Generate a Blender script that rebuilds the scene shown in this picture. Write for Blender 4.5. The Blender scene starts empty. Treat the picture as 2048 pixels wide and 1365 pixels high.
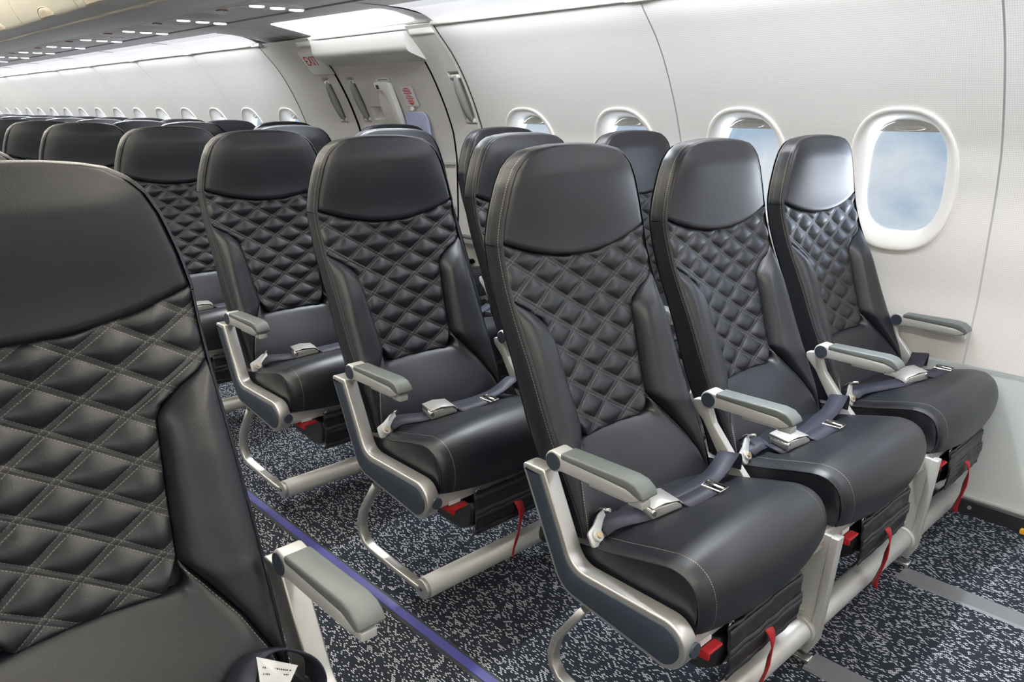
import bpy, bmesh, math, random
import numpy as np
from mathutils import Vector, Matrix, noise

SC = bpy.context.scene
COL = SC.collection
R = math.radians

# ------------------------------------------------------------------ camera
F_PX, YAW, PITCH, ROLL = 1562.6, R(43.4), R(16.368), R(0.29)
fw = Vector((math.sin(YAW) * math.cos(PITCH), math.cos(YAW) * math.cos(PITCH), -math.sin(PITCH)))
r0 = Vector((math.cos(YAW), -math.sin(YAW), 0)); u0 = r0.cross(fw)
rr = r0 * math.cos(ROLL) + u0 * math.sin(ROLL); uu = u0 * math.cos(ROLL) - r0 * math.sin(ROLL)
cam_data = bpy.data.cameras.new('camera'); cam = bpy.data.objects.new('camera', cam_data); COL.objects.link(cam)
cam.matrix_world = Matrix(((rr.x, uu.x, -fw.x, 0), (rr.y, uu.y, -fw.y, 0), (rr.z, uu.z, -fw.z, 1.2), (0, 0, 0, 1)))
cam_data.sensor_width = 36; cam_data.lens = F_PX / 2048 * 36; cam_data.clip_start = 0.02
SC.camera = cam

# ------------------------------------------------------------------ exposure, sky, sun
SC.view_settings.view_transform = 'Standard'; SC.view_settings.look = 'None'
SC.view_settings.gamma = 1; SC.view_settings.use_curve_mapping = False
SC.view_settings.exposure = 0.0
SC.cycles.use_denoising = True
SC.cycles.max_bounces = 8; SC.cycles.diffuse_bounces = 5; SC.cycles.glossy_bounces = 3
SC.cycles.sample_clamp_indirect = 4.0

COVE_E, AISLE_E, DOOR_E, SKY_E, SUN_E, SKYLIGHT_E = 0.72, 19.0, 4.0, 1.0, 0.5, 1.9
GLOW_E = 9.0       # added upward fill that lifts the ceiling and bin undersides
READ_W = 23.0        # power of one reading lamp
COVE_W = 9.0       # lamp power per metre of cove
WARM = (1.0, 0.95, 0.86, 1); COOL = (0.94, 0.955, 1.0, 1)

world = bpy.data.worlds.new('sky'); SC.world = world; world.use_nodes = True
nt = world.node_tree; nt.nodes.clear()
def wn(t, **k):
    n = nt.nodes.new(t)
    for a, b in k.items(): setattr(n, a, b)
    return n
out = wn('ShaderNodeOutputWorld'); bg = wn('ShaderNodeBackground'); tc = wn('ShaderNodeTexCoord')
nz = wn('ShaderNodeTexNoise'); nz.inputs['Scale'].default_value = 3.2; nz.inputs['Detail'].default_value = 7
nz.inputs['Roughness'].default_value = 0.55
mp = wn('ShaderNodeMapping'); mp.inputs['Scale'].default_value = (1.0, 1.0, 2.0); mp.inputs['Location'].default_value = (0.35, 0.1, 0.0)
nt.links.new(tc.outputs['Generated'], mp.inputs['Vector']); nt.links.new(mp.outputs['Vector'], nz.inputs['Vector'])
sx = wn('ShaderNodeSeparateXYZ'); nt.links.new(tc.outputs['Generated'], sx.inputs[0])
mr = wn('ShaderNodeMapRange'); mr.inputs['From Min'].default_value = 0.02; mr.inputs['From Max'].default_value = -0.13
mr.inputs['To Min'].default_value = -0.10; mr.inputs['To Max'].default_value = 0.21
nt.links.new(sx.outputs['Z'], mr.inputs['Value'])
ad = wn('ShaderNodeMath', operation='ADD'); nt.links.new(nz.outputs['Fac'], ad.inputs[0]); nt.links.new(mr.outputs[0], ad.inputs[1])
cr = wn('ShaderNodeValToRGB')
cr.color_ramp.elements[0].position = 0.50; cr.color_ramp.elements[0].color = (0.46, 0.58, 0.72, 1)
cr.color_ramp.elements[1].position = 0.66; cr.color_ramp.elements[1].color = (0.86, 0.89, 0.93, 1)
nt.links.new(ad.outputs[0], cr.inputs['Fac']); nt.links.new(cr.outputs['Color'], bg.inputs['Color'])
bg.inputs['Strength'].default_value = SKY_E
nt.links.new(bg.outputs[0], out.inputs['Surface'])

sun_data = bpy.data.lights.new('sun', 'SUN'); sun = bpy.data.objects.new('sun', sun_data); COL.objects.link(sun)
sun_data.energy = SUN_E; sun_data.angle = R(4); sun_data.color = (1.0, 0.98, 0.96)
sun.rotation_euler = Vector((-0.42, 0.86, -0.10)).to_track_quat('-Z', 'Y').to_euler()
sun.location = (5, -3, 3)
sky_data = bpy.data.lights.new('bright_sky', 'SUN'); sky_l = bpy.data.objects.new('bright_sky', sky_data); COL.objects.link(sky_l)
sky_data.energy = SKYLIGHT_E; sky_data.angle = R(50); sky_data.color = (0.72, 0.80, 1.0)     # broad daylight from the window side
sky_l.rotation_euler = Vector((-1, 0.30, -0.22)).to_track_quat('-Z', 'Y').to_euler(); sky_l.location = (6, 0, 3)

glow_data = bpy.data.lights.new('upward_fill', 'SUN'); glow = bpy.data.objects.new('upward_fill', glow_data); COL.objects.link(glow)
glow_data.energy = GLOW_E; glow_data.angle = R(60); glow_data.color = (0.90, 0.92, 1.0)     # extra lamp from below, added to brighten the bin undersides
glow.rotation_euler = Vector((-1, 0.12, 0.55)).to_track_quat('-Z', 'Y').to_euler(); glow.location = (6, 2, -2)

# ------------------------------------------------------------------ helpers
FLOOR = -0.02
XC = 0.732                                   # centre line of the aisle

def tag(o, label=None, cat=None, group=None, kind=None):
    if label: o['label'] = label
    if cat: o['category'] = cat
    if group: o['group'] = group
    if kind: o['kind'] = kind
    return o

def empty(name, loc, rz=0, sx=1):
    o = bpy.data.objects.new(name, None); COL.objects.link(o)
    o.location = loc; o.rotation_euler = (0, 0, rz); o.scale = (sx, 1, 1); o.empty_display_size = 0.05
    return o

class MB:
    """collects polygons, then links them as ONE mesh object"""
    def __init__(s): s.v = []; s.f = []; s.uv = {}; s.sm = []
    def add(s, verts, faces, uvs=None, smooth=True):
        b = len(s.v); s.v.extend([tuple(map(float, p)) for p in verts])
        for f in faces: s.f.append([b + i for i in f]); s.sm.append(smooth)
        if uvs is not None:
            for i, q in enumerate(uvs): s.uv[b + i] = (float(q[0]), float(q[1]))
        return b
    def grid(s, nu, nv, fn, uvfn=None, closed=False, smooth=True, flip=False):
        vs, us = [], []
        for j in range(nv + 1):
            for i in range(nu + (0 if closed else 1)):
                u, v = i / nu, j / nv
                vs.append(fn(u, v)); us.append(uvfn(u, v) if uvfn else (u, v))
        W = nu if closed else nu + 1; fs = []
        for j in range(nv):
            for i in range(nu):
                a = j * W + i; b = j * W + (i + 1) % W; q = [a, b, b + W, a + W]
                fs.append(q[::-1] if flip else q)
        return s.add(vs, fs, us, smooth)
    def box(s, x0, x1, y0, y1, z0, z1):
        v = [(x, y, z) for z in (z0, z1) for y in (y0, y1) for x in (x0, x1)]
        s.add(v, [(0, 2, 3, 1), (4, 5, 7, 6), (0, 1, 5, 4), (1, 3, 7, 5), (3, 2, 6, 7), (2, 0, 4, 6)], smooth=False)
    def prism(s, pts, x0, x1, axis='x', smooth=False):
        """pts: closed outline, extruded along an axis (x: pts are y,z; y: pts are x,z; z: pts are x,y)"""
        mk = {'x': lambda p, t: (t, p[0], p[1]), 'y': lambda p, t: (p[0], t, p[1]), 'z': lambda p, t: (p[0], p[1], t)}[axis]
        n = len(pts); v = [mk(p, x0) for p in pts] + [mk(p, x1) for p in pts]
        s.add(v, [list(range(n))[::-1], list(range(n, 2 * n))], smooth=False)
        s.add(v, [[i, (i + 1) % n, n + (i + 1) % n, n + i] for i in range(n)], smooth=smooth)
    def tube(s, path, rad, n=10, cap=True, flat=None):
        """round bar along a path; flat=(half width in x, half height) gives a flat bar instead"""
        P = [Vector(p) for p in path]; rings = []
        for k, p in enumerate(P):
            d = (P[min(k + 1, len(P) - 1)] - P[max(k - 1, 0)]).normalized()
            ref = Vector((1, 0, 0)) if abs(d.x) < 0.9 else Vector((0, 0, 1))
            a = (ref - d * ref.dot(d)).normalized(); b = d.cross(a)
            rk = rad[k] if isinstance(rad, (list, tuple)) else rad
            ring = []
            for i in range(n):
                t = 2 * math.pi * i / n
                if flat:
                    c, q = math.cos(t), math.sin(t); e = 0.35
                    ring.append(p + a * flat[0] * math.copysign(abs(c) ** e, c) + b * flat[1] * math.copysign(abs(q) ** e, q))
                else: ring.append(p + a * rk * math.cos(t) + b * rk * math.sin(t))
            rings.append(ring)
        v = [q for ring in rings for q in ring]; m = len(P)
        s.add(v, [[k * n + i, k * n + (i + 1) % n, (k + 1) * n + (i + 1) % n, (k + 1) * n + i] for k in range(m - 1) for i in range(n)])
        if cap: s.add(v, [list(range(n))[::-1], [(m - 1) * n + i for i in range(n)]], smooth=False)
    def disc(s, c, rad, h, axis='x', n=24):
        c = Vector(c); d = Vector({'x': (1, 0, 0), 'y': (0, 1, 0), 'z': (0, 0, 1)}[axis])
        s.tube([c - d * h / 2, c + d * h / 2], rad, n)
    def ribbon(s, centre, wdir, half, thick=0.0016):
        """a strap: centre line, width direction per point"""
        C0 = [Vector(c) for c in centre]; W0 = [Vector(w) for w in wdir]; C, wdir = [], []
        for k in range(len(C0) - 1):
            p0, p1, p2, p3 = C0[max(0, k - 1)], C0[k], C0[k + 1], C0[min(len(C0) - 1, k + 2)]
            for q in range(5):
                t = q / 5
                C.append(p1 + (p2 - p0) * .5 * t + (p0 * 2 - p1 * 5 + p2 * 4 - p3) * .5 * t * t + (p1 * 3 - p0 - p2 * 3 + p3) * .5 * t ** 3); wdir.append(W0[k].lerp(W0[k + 1], t))
        C.append(C0[-1]); wdir.append(W0[-1]); n = len(C); vs = []
        for k in range(n):
            d = (C[min(k + 1, n - 1)] - C[max(k - 1, 0)]).normalized(); w = Vector(wdir[k]).normalized()
            nn = d.cross(w).normalized() * thick
            vs += [C[k] - w * half - nn, C[k] + w * half - nn, C[k] + w * half + nn, C[k] - w * half + nn]
        L = 0; us = []
        for k in range(n):
            if k: L += (C[k] - C[k - 1]).length
            us += [(-half, L), (half, L), (half, L), (-half, L)]
        fs = []
        for k in range(n - 1):
            a = 4 * k
            for i in range(4): fs.append([a + i, a + (i + 1) % 4, a + 4 + (i + 1) % 4, a + 4 + i])
        fs += [[3, 2, 1, 0], [4 * (n - 1) + i for i in range(4)]]
        s.add(vs, fs, us)
    def build(s, name, mat, parent=None, bevel=0, seg=2, fix=True):
        me = bpy.data.meshes.new(name); me.from_pydata(s.v, [], s.f)
        for p, q in zip(me.polygons, s.sm): p.use_smooth = q
        if s.uv:
            lay = me.uv_layers.new(name='map')
            for lp in me.loops: lay.data[lp.index].uv = s.uv.get(lp.vertex_index, (9, 9))
        if fix or bevel:
            bm = bmesh.new(); bm.from_mesh(me)
            bmesh.ops.remove_doubles(bm, verts=bm.verts, dist=1e-5)
            if bevel:
                es = [e for e in bm.edges if len(e.link_faces) == 2 and e.calc_face_angle(0) > R(35)]
                bmesh.ops.bevel(bm, geom=es, offset=bevel, segments=seg, profile=0.5, affect='EDGES', clamp_overlap=True)
                for f in bm.faces: f.smooth = True
            bmesh.ops.recalc_face_normals(bm, faces=bm.faces)
            bm.to_mesh(me); bm.free()
            if bevel:
                try: me.set_sharp_from_angle(angle=R(50))
                except Exception: pass
        me.materials.append(mat)
        o = bpy.data.objects.new(name, me); COL.objects.link(o)
        if parent: o.parent = parent
        return o

def copy_tree(o, parent=None, skip=()):
    c = o.copy(); COL.objects.link(c); c.parent = parent
    for ch in list(o.children):
        if ch.name.split('.')[0] not in skip: copy_tree(ch, c, skip)
    return c

def rounded(pts, rad, n=6):
    """closed outline with rounded corners; rad may be one number or one per corner"""
    o = []; N = len(pts)
    for i in range(N):
        p = Vector(pts[i]); a = Vector(pts[i - 1]) - p; b = Vector(pts[(i + 1) % N]) - p
        r_ = rad[i] if isinstance(rad, (list, tuple)) else rad
        ang = a.angle(b); t = min(r_ / math.tan(ang / 2), a.length * .49, b.length * .49)
        if r_ <= 0: o.append(tuple(p)); continue
        p0 = p + a.normalized() * t; p1 = p + b.normalized() * t
        for k in range(n + 1):
            q = k / n; o.append(tuple(p0 * (1 - q) ** 2 + p * 2 * q * (1 - q) + p1 * q * q))
    return o

def inset(pts, d):
    """move a closed outline inwards"""
    N = len(pts); A = sum(pts[i - 1][0] * pts[i][1] - pts[i][0] * pts[i - 1][1] for i in range(N)); sg = 1 if A > 0 else -1
    o = []
    for i in range(N):
        t = (Vector(pts[(i + 1) % N]) - Vector(pts[i - 1])); t = t.normalized() if t.length > 1e-9 else Vector((1, 0))
        o.append((pts[i][0] - t.y * d * sg, pts[i][1] + t.x * d * sg))
    return o

def smooth_tab(xs, ys, width=0.02):
    X = np.linspace(xs[0], xs[-1], 600); Y = np.interp(X, xs, ys)
    k = max(1, int(width / (X[1] - X[0]))); pad = np.concatenate([2 * Y[0] - Y[k:0:-1], Y, 2 * Y[-1] - Y[-2:-k - 2:-1]])
    ker = np.hanning(2 * k + 3)[1:-1]; ker /= ker.sum(); S = np.convolve(pad, ker, mode='same')[k:-k]
    return lambda x: float(np.interp(x, X, S))

def spw(x, p): return max(0.0, x) ** p
def sstep(a, b, x):
    t = min(1, max(0, (x - a) / (b - a))); return t * t * (3 - 2 * t)

# ------------------------------------------------------------------ materials
def mat(name, color, rough=0.5, metal=0.0, bump=0, bscale=300, spec=0.5, var=0.0, emis=None, coat=0):
    m = bpy.data.materials.new(name); m.use_nodes = True; t = m.node_tree; b = t.nodes['Principled BSDF']
    b.inputs['Base Color'].default_value = (*color, 1); b.inputs['Roughness'].default_value = rough
    b.inputs['Metallic'].default_value = metal; b.inputs['Specular IOR Level'].default_value = spec
    b.inputs['Coat Weight'].default_value = coat
    tcn = t.nodes.new('ShaderNodeTexCoord'); n = t.nodes.new('ShaderNodeTexNoise'); n.inputs['Scale'].default_value = bscale
    n.inputs['Detail'].default_value = 3; t.links.new(tcn.outputs['Object'], n.inputs['Vector'])
    if bump:
        bp = t.nodes.new('ShaderNodeBump'); bp.inputs['Strength'].default_value = bump; bp.inputs['Distance'].default_value = 0.001
        t.links.new(n.outputs['Fac'], bp.inputs['Height']); t.links.new(bp.outputs['Normal'], b.inputs['Normal'])
    mx = t.nodes.new('ShaderNodeMixRGB'); mx.blend_type = 'MULTIPLY'; mx.inputs['Fac'].default_value = max(var, 0.03)
    mx.inputs['Color1'].default_value = (*color, 1); t.links.new(n.outputs['Fac'], mx.inputs['Color2'])
    t.links.new(mx.outputs['Color'], b.inputs['Base Color'])
    if emis:
        b.inputs['Emission Color'].default_value = (*emis[0][:3], 1); b.inputs['Emission Strength'].default_value = emis[1]
    return m

def M(t, op, a, b=None, c=None):
    n = t.nodes.new('ShaderNodeMath'); n.operation = op
    for i, q in enumerate((a, b, c)):
        if q is None: continue
        if isinstance(q, (int, float)): n.inputs[i].default_value = q
        else: t.links.new(q, n.inputs[i])
    return n.outputs[0]

def leather(name, stitch=None):
    """dark leather; stitch 'quilt' draws the double seams of the diamonds, 'edge' dotted seams at set distances (map u = along, v = across)"""
    m = mat(name, (0.0085, 0.0102, 0.0152), 0.40, bump=0.22, bscale=420, spec=0.52, var=0.15)
    t = m.node_tree; b = t.nodes['Principled BSDF']
    if stitch:
        uvn = t.nodes.new('ShaderNodeUVMap'); uvn.uv_map = 'map'; sp = t.nodes.new('ShaderNodeSeparateXYZ'); t.links.new(uvn.outputs[0], sp.inputs[0])
        u, v = sp.outputs[0], sp.outputs[1]
        if stitch == 'quilt':
            un = M(t, 'DIVIDE', u, DX); vn = M(t, 'DIVIDE', M(t, 'SUBTRACT', v, DZ0), DZ)
            p = M(t, 'ADD', un, vn); q = M(t, 'SUBTRACT', un, vn)
            def line(p_, q_):
                f = M(t, 'FRACT', M(t, 'ADD', p_, 100.5)); d = M(t, 'MULTIPLY', M(t, 'ABSOLUTE', M(t, 'SUBTRACT', f, 0.5)), DN)
                near = M(t, 'LESS_THAN', M(t, 'ABSOLUTE', M(t, 'SUBTRACT', d, 0.0040)), 0.00062)
                dash = M(t, 'LESS_THAN', M(t, 'FRACT', M(t, 'MULTIPLY', M(t, 'ADD', q_, 100), 13.0)), 0.68)
                return M(t, 'MULTIPLY', near, dash)
            mask = M(t, 'MAXIMUM', line(p, q), line(q, p))
        else:
            near = M(t, 'LESS_THAN', M(t, 'ABSOLUTE', M(t, 'SUBTRACT', v, 0.0)), 0.0007)
            dash = M(t, 'LESS_THAN', M(t, 'FRACT', M(t, 'DIVIDE', u, 0.0052)), 0.66)
            mask = M(t, 'MULTIPLY', near, dash)
        mx = t.nodes.new('ShaderNodeMixRGB'); old = b.inputs['Base Color'].links[0].from_socket
        t.links.new(mask, mx.inputs['Fac']); t.links.new(old, mx.inputs['Color1']); mx.inputs['Color2'].default_value = (0.10, 0.095, 0.085, 1) if stitch == 'quilt' else (0.24, 0.22, 0.18, 1)
        t.links.new(mx.outputs['Color'], b.inputs['Base Color'])
    return m

DX, DZ, DZ0 = 0.104, 0.0635, 0.849
DN = 1 / math.sqrt(1 / DX ** 2 + 1 / DZ ** 2)

LEATHER = leather('black_leather'); QUILT = leather('quilted_leather', 'quilt'); SEAMED = leather('stitched_leather', 'edge')
SHELL = mat('seat_shell_plastic', (0.05, 0.05, 0.055), 0.5, bump=0.1, bscale=600)
BUCKLE = mat('matte_buckle_metal', (0.50, 0.50, 0.49), 0.34, 0.55, var=0.04, bscale=60)
SILVER = mat('satin_aluminium', (0.62, 0.61, 0.59), 0.38, 0.85, var=0.06, bscale=60)
PAINT = mat('silver_paint', (0.56, 0.56, 0.55), 0.42, 0.35, var=0.05, bscale=80)
STEEL = mat('polished_steel', (0.75, 0.74, 0.72), 0.2, 1.0, var=0.05, bscale=90)
BRASS = mat('yellow_passivated_steel', (0.62, 0.52, 0.34), 0.35, 0.8, var=0.1)
INLAY = mat('slate_plastic', (0.030, 0.040, 0.060), 0.45, bump=0.1, bscale=900)
PAD = mat('grey_armrest_plastic', (0.115, 0.13, 0.13), 0.42, bump=0.08, bscale=900)
BELT = mat('navy_webbing', (0.019, 0.020, 0.038), 0.55, bump=0.5, bscale=900, var=0.25)
NYLON = mat('black_nylon', (0.012, 0.012, 0.015), 0.42, bump=0.5, bscale=60, var=0.3)
RED = mat('red_webbing', (0.40, 0.006, 0.013), 0.55, bump=0.2, bscale=900, var=0.15)
REDTEXT = mat('red_print', (0.50, 0.02, 0.03), 0.6)
DARKTEXT = mat('dark_print', (0.05, 0.05, 0.07), 0.6)
PAPER = mat('white_label', (0.75, 0.75, 0.76), 0.6)
YELLOW = mat('yellow_plastic', (0.75, 0.45, 0.02), 0.5)
LIME = mat('lime_print', (0.62, 0.72, 0.05), 0.6)
WHITE = mat('white_plastic', (0.74, 0.73, 0.70), 0.38, var=0.03, bscale=20)
WHITER = mat('window_surround_plastic', (0.80, 0.785, 0.745), 0.35, var=0.03, bscale=20)
CREAM = mat('cream_bin_door', (0.76, 0.73, 0.63), 0.4, var=0.03, bscale=20)
TAN = mat('bin_latch_plastic', (0.66, 0.58, 0.45), 0.4, var=0.03, bscale=20)
GREYP = mat('grey_ceiling_plastic', (0.88, 0.875, 0.885), 0.45, var=0.04, bscale=20)
GREYD = mat('service_panel_plastic', (0.88, 0.87, 0.875), 0.4, var=0.04, bscale=20)
DOORG = mat('door_lining', (0.66, 0.64, 0.605), 0.45, var=0.03, bscale=30)
GAP = mat('dark_gap', (0.03, 0.03, 0.03), 0.8)
SEAM = mat('seam_trim', (0.50, 0.50, 0.50), 0.5)
DADO = mat('pale_dado_panel', (0.56, 0.60, 0.59), 0.4, var=0.03, bscale=15)
KICK = mat('dark_kick_strip', (0.035, 0.032, 0.038), 0.35, 0.2, var=0.3, bscale=40)
HANDLE = mat('grey_grab_handle', (0.25, 0.25, 0.24), 0.45)
BLIND = mat('blue_grey_blind', (0.40, 0.43, 0.60), 0.5)
TRACK = mat('grey_track_cover', (0.135, 0.14, 0.15), 0.4, bump=0.05, bscale=500, var=0.1)
AISLEBLUE = mat('blue_path_marking', (0.075, 0.075, 0.30), 0.35, var=0.5, bscale=25)
COVE = mat('glowing_cove_panel', (0.25, 0.25, 0.25), 0.6, emis=(COOL, COVE_E))  # panel washed by a hidden tube; the wash is put in as emission
AISLEL = mat('aisle_light_diffuser', (0.85, 0.84, 0.8), 0.6, emis=(WARM, AISLE_E))
DOORL = mat('entry_light_diffuser', (0.85, 0.85, 0.85), 0.6, emis=(COOL, DOOR_E))
READL = mat('reading_light_lens', (0.85, 0.88, 0.9), 0.3, emis=((0.85, 0.93, 1.0), 5.0))

def wall_mat():
    m = mat('perforated_sidewall', (0.74, 0.725, 0.70), 0.5, var=0.03, bscale=8); t = m.node_tree; b = t.nodes['Principled BSDF']
    uvn = t.nodes.new('ShaderNodeUVMap'); uvn.uv_map = 'map'; sp = t.nodes.new('ShaderNodeSeparateXYZ'); t.links.new(uvn.outputs[0], sp.inputs[0])
    def cell(s): return M(t, 'ABSOLUTE', M(t, 'SUBTRACT', M(t, 'FRACT', M(t, 'DIVIDE', s, 0.0058)), 0.5))
    d = M(t, 'MAXIMUM', cell(sp.outputs[0]), cell(sp.outputs[1]))
    mask = M(t, 'LESS_THAN', d, 0.24)
    mx = t.nodes.new('ShaderNodeMixRGB'); old = b.inputs['Base Color'].links[0].from_socket
    t.links.new(M(t, 'MULTIPLY', mask, 1.0), mx.inputs['Fac']); t.links.new(old, mx.inputs['Color1']); mx.inputs['Color2'].default_value = (0.60, 0.585, 0.555, 1)
    t.links.new(mx.outputs['Color'], b.inputs['Base Color']); return m
WALL = wall_mat()

def carpet_mat():
    m = bpy.data.materials.new('flecked_carpet'); m.use_nodes = True; t = m.node_tree; b = t.nodes['Principled BSDF']
    b.inputs['Roughness'].default_value = 0.9; b.inputs['Specular IOR Level'].default_value = 0.15
    g = t.nodes.new('ShaderNodeNewGeometry'); sp = t.nodes.new('ShaderNodeSeparateXYZ'); t.links.new(g.outputs['Position'], sp.inputs[0])
    x, y = sp.outputs[0], sp.outputs[1]
    px = M(t, 'DIVIDE', x, 0.0036); ix = M(t, 'FLOOR', px); fx = M(t, 'FRACT', px)
    py = M(t, 'ADD', M(t, 'DIVIDE', y, 0.0078), M(t, 'MULTIPLY', ix, 0.37)); iy = M(t, 'FLOOR', py); fy = M(t, 'FRACT', py)
    cb = t.nodes.new('ShaderNodeCombineXYZ'); t.links.new(ix, cb.inputs[0]); t.links.new(iy, cb.inputs[1])
    wnz = t.nodes.new('ShaderNodeTexWhiteNoise'); wnz.noise_dimensions = '2D'; t.links.new(cb.outputs[0], wnz.inputs['Vector'])
    cl = t.nodes.new('ShaderNodeTexNoise'); cl.inputs['Scale'].default_value = 48; cl.inputs['Detail'].default_value = 2; t.links.new(g.outputs['Position'], cl.inputs['Vector'])
    th = t.nodes.new('ShaderNodeMapRange'); th.inputs['From Min'].default_value = 0.35; th.inputs['From Max'].default_value = 0.65
    th.inputs['To Min'].default_value = 0.10; th.inputs['To Max'].default_value = 0.44; t.links.new(cl.outputs['Fac'], th.inputs['Value'])
    on = M(t, 'LESS_THAN', wnz.outputs['Value'], th.outputs[0])
    inx = M(t, 'LESS_THAN', M(t, 'ABSOLUTE', M(t, 'SUBTRACT', fx, 0.5)), 0.27); iny = M(t, 'LESS_THAN', M(t, 'ABSOLUTE', M(t, 'SUBTRACT', fy, 0.5)), 0.41)
    mask = M(t, 'MULTIPLY', on, M(t, 'MULTIPLY', inx, iny))
    mx = t.nodes.new('ShaderNodeMixRGB'); t.links.new(mask, mx.inputs['Fac'])
    mx.inputs['Color1'].default_value = (0.015, 0.019, 0.028, 1); mx.inputs['Color2'].default_value = (0.56, 0.58, 0.60, 1)
    t.links.new(mx.outputs['Color'], b.inputs['Base Color'])
    n = t.nodes.new('ShaderNodeTexNoise'); n.inputs['Scale'].default_value = 700; t.links.new(g.outputs['Position'], n.inputs['Vector'])
    bp = t.nodes.new('ShaderNodeBump'); bp.inputs['Strength'].default_value = 0.6; bp.inputs['Distance'].default_value = 0.002
    t.links.new(n.outputs['Fac'], bp.inputs['Height']); t.links.new(bp.outputs['Normal'], b.inputs['Normal'])
    return m
CARPET = carpet_mat()

def glass_mat():
    m = bpy.data.materials.new('window_pane'); m.use_nodes = True; t = m.node_tree; t.nodes.clear()
    o = t.nodes.new('ShaderNodeOutputMaterial'); tr = t.nodes.new('ShaderNodeBsdfTransparent'); gl = t.nodes.new('ShaderNodeBsdfGlossy')
    tr.inputs[0].default_value = (0.95, 0.97, 0.98, 1); gl.inputs['Roughness'].default_value = 0.05
    n = t.nodes.new('ShaderNodeTexNoise'); n.inputs['Scale'].default_value = 4
    mx = t.nodes.new('ShaderNodeMixShader'); t.links.new(M(t, 'MULTIPLY', n.outputs['Fac'], 0.10), mx.inputs[0])
    t.links.new(tr.outputs[0], mx.inputs[1]); t.links.new(gl.outputs[0], mx.inputs[2]); t.links.new(mx.outputs[0], o.inputs[0]); return m
GLASS = glass_mat()

# ------------------------------------------------------------------ the cabin shell
Y_NEAR, Y_FAR = -2.2, 14.2
wx = smooth_tab([-.02, .45, .645, .96, 1.10, 1.226, 1.316, 1.392, 1.475, 1.53, 1.60],
                [2.56, 2.64, 2.675, 2.672, 2.65, 2.598, 2.552, 2.508, 2.447, 2.39, 2.33], 0.05)
Z_LEDGE = 1.583

fl = MB(); fl.box(-1.35, 2.70, Y_NEAR, Y_FAR, FLOOR - .05, FLOOR)
tag(fl.build('floor', CARPET), kind='structure')

def superell(hy, hz, n, th):
    c, s = math.cos(th), math.sin(th)
    return hy * math.copysign(abs(c) ** (2 / n), c), hz * math.copysign(abs(s) ** (2 / n), s)

WZC = 0.992
def wall_panel(y0, y1, windows, name='wall_right'):
    """one curved sidewall panel with its window holes"""
    m = MB(); ZA, ZB = 0.70, 1.29; bounds = [y0 + .003] + [(a + b) / 2 for a, b in zip(windows, windows[1:])] + [y1 - .003]
    P = lambda y, z: (wx(z), y, z)
    def strip(ya, yb, za, zb, nv): m.grid(max(1, int((yb - ya) / .3)), nv, lambda u, v: P(ya + u * (yb - ya), za + v * (zb - za)), lambda u, v: (ya + u * (yb - ya), za + v * (zb - za)), flip=True)
    strip(y0 + .003, y1 - .003, ZB, Z_LEDGE, 16); strip(y0 + .003, y1 - .003, 0.445, ZA, 8)
    if not windows: strip(y0 + .003, y1 - .003, ZA, ZB, 16); return tag(m.build(name, WALL), kind='structure')
    for k, yc in enumerate(windows):
        ya, yb = bounds[k], bounds[k + 1]; N = 64; ring = []
        for i in range(N):
            th = 2 * math.pi * (i + .5) / N; hy, hz = superell(.166, .221, 2.5, th)
            c, s = math.cos(th), math.sin(th)
            # the matching point on the rectangle
            ey = (yb - yc) if c > 0 else (yc - ya); ez = (ZB - WZC) if s > 0 else (WZC - ZA)
            q = min(ey / max(abs(c), 1e-6), ez / max(abs(s), 1e-6)); ring.append(((yc + hy, WZC + hz), (yc + c * q, WZC + s * q)))
        corners = [(yb, ZB), (ya, ZB), (ya, ZA), (yb, ZA)]
        # snap the nearest ring point to each corner so that the cell is filled exactly
        for cy, cz in corners:
            j = min(range(N), key=lambda i: (ring[i][1][0] - cy) ** 2 + (ring[i][1][1] - cz) ** 2); ring[j] = (ring[j][0], (cy, cz))
        def fn(u, v):
            (a, b), (c, d) = ring[int(round(u * N)) % N]; return P(a + (c - a) * v, b + (d - b) * v)
        def uv(u, v):
            (a, b), (c, d) = ring[int(round(u * N)) % N]; return (a + (c - a) * v, b + (d - b) * v)
        m.grid(N, 8, fn, uv, closed=True)
    return tag(m.build(name, WALL), kind='structure')

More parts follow.
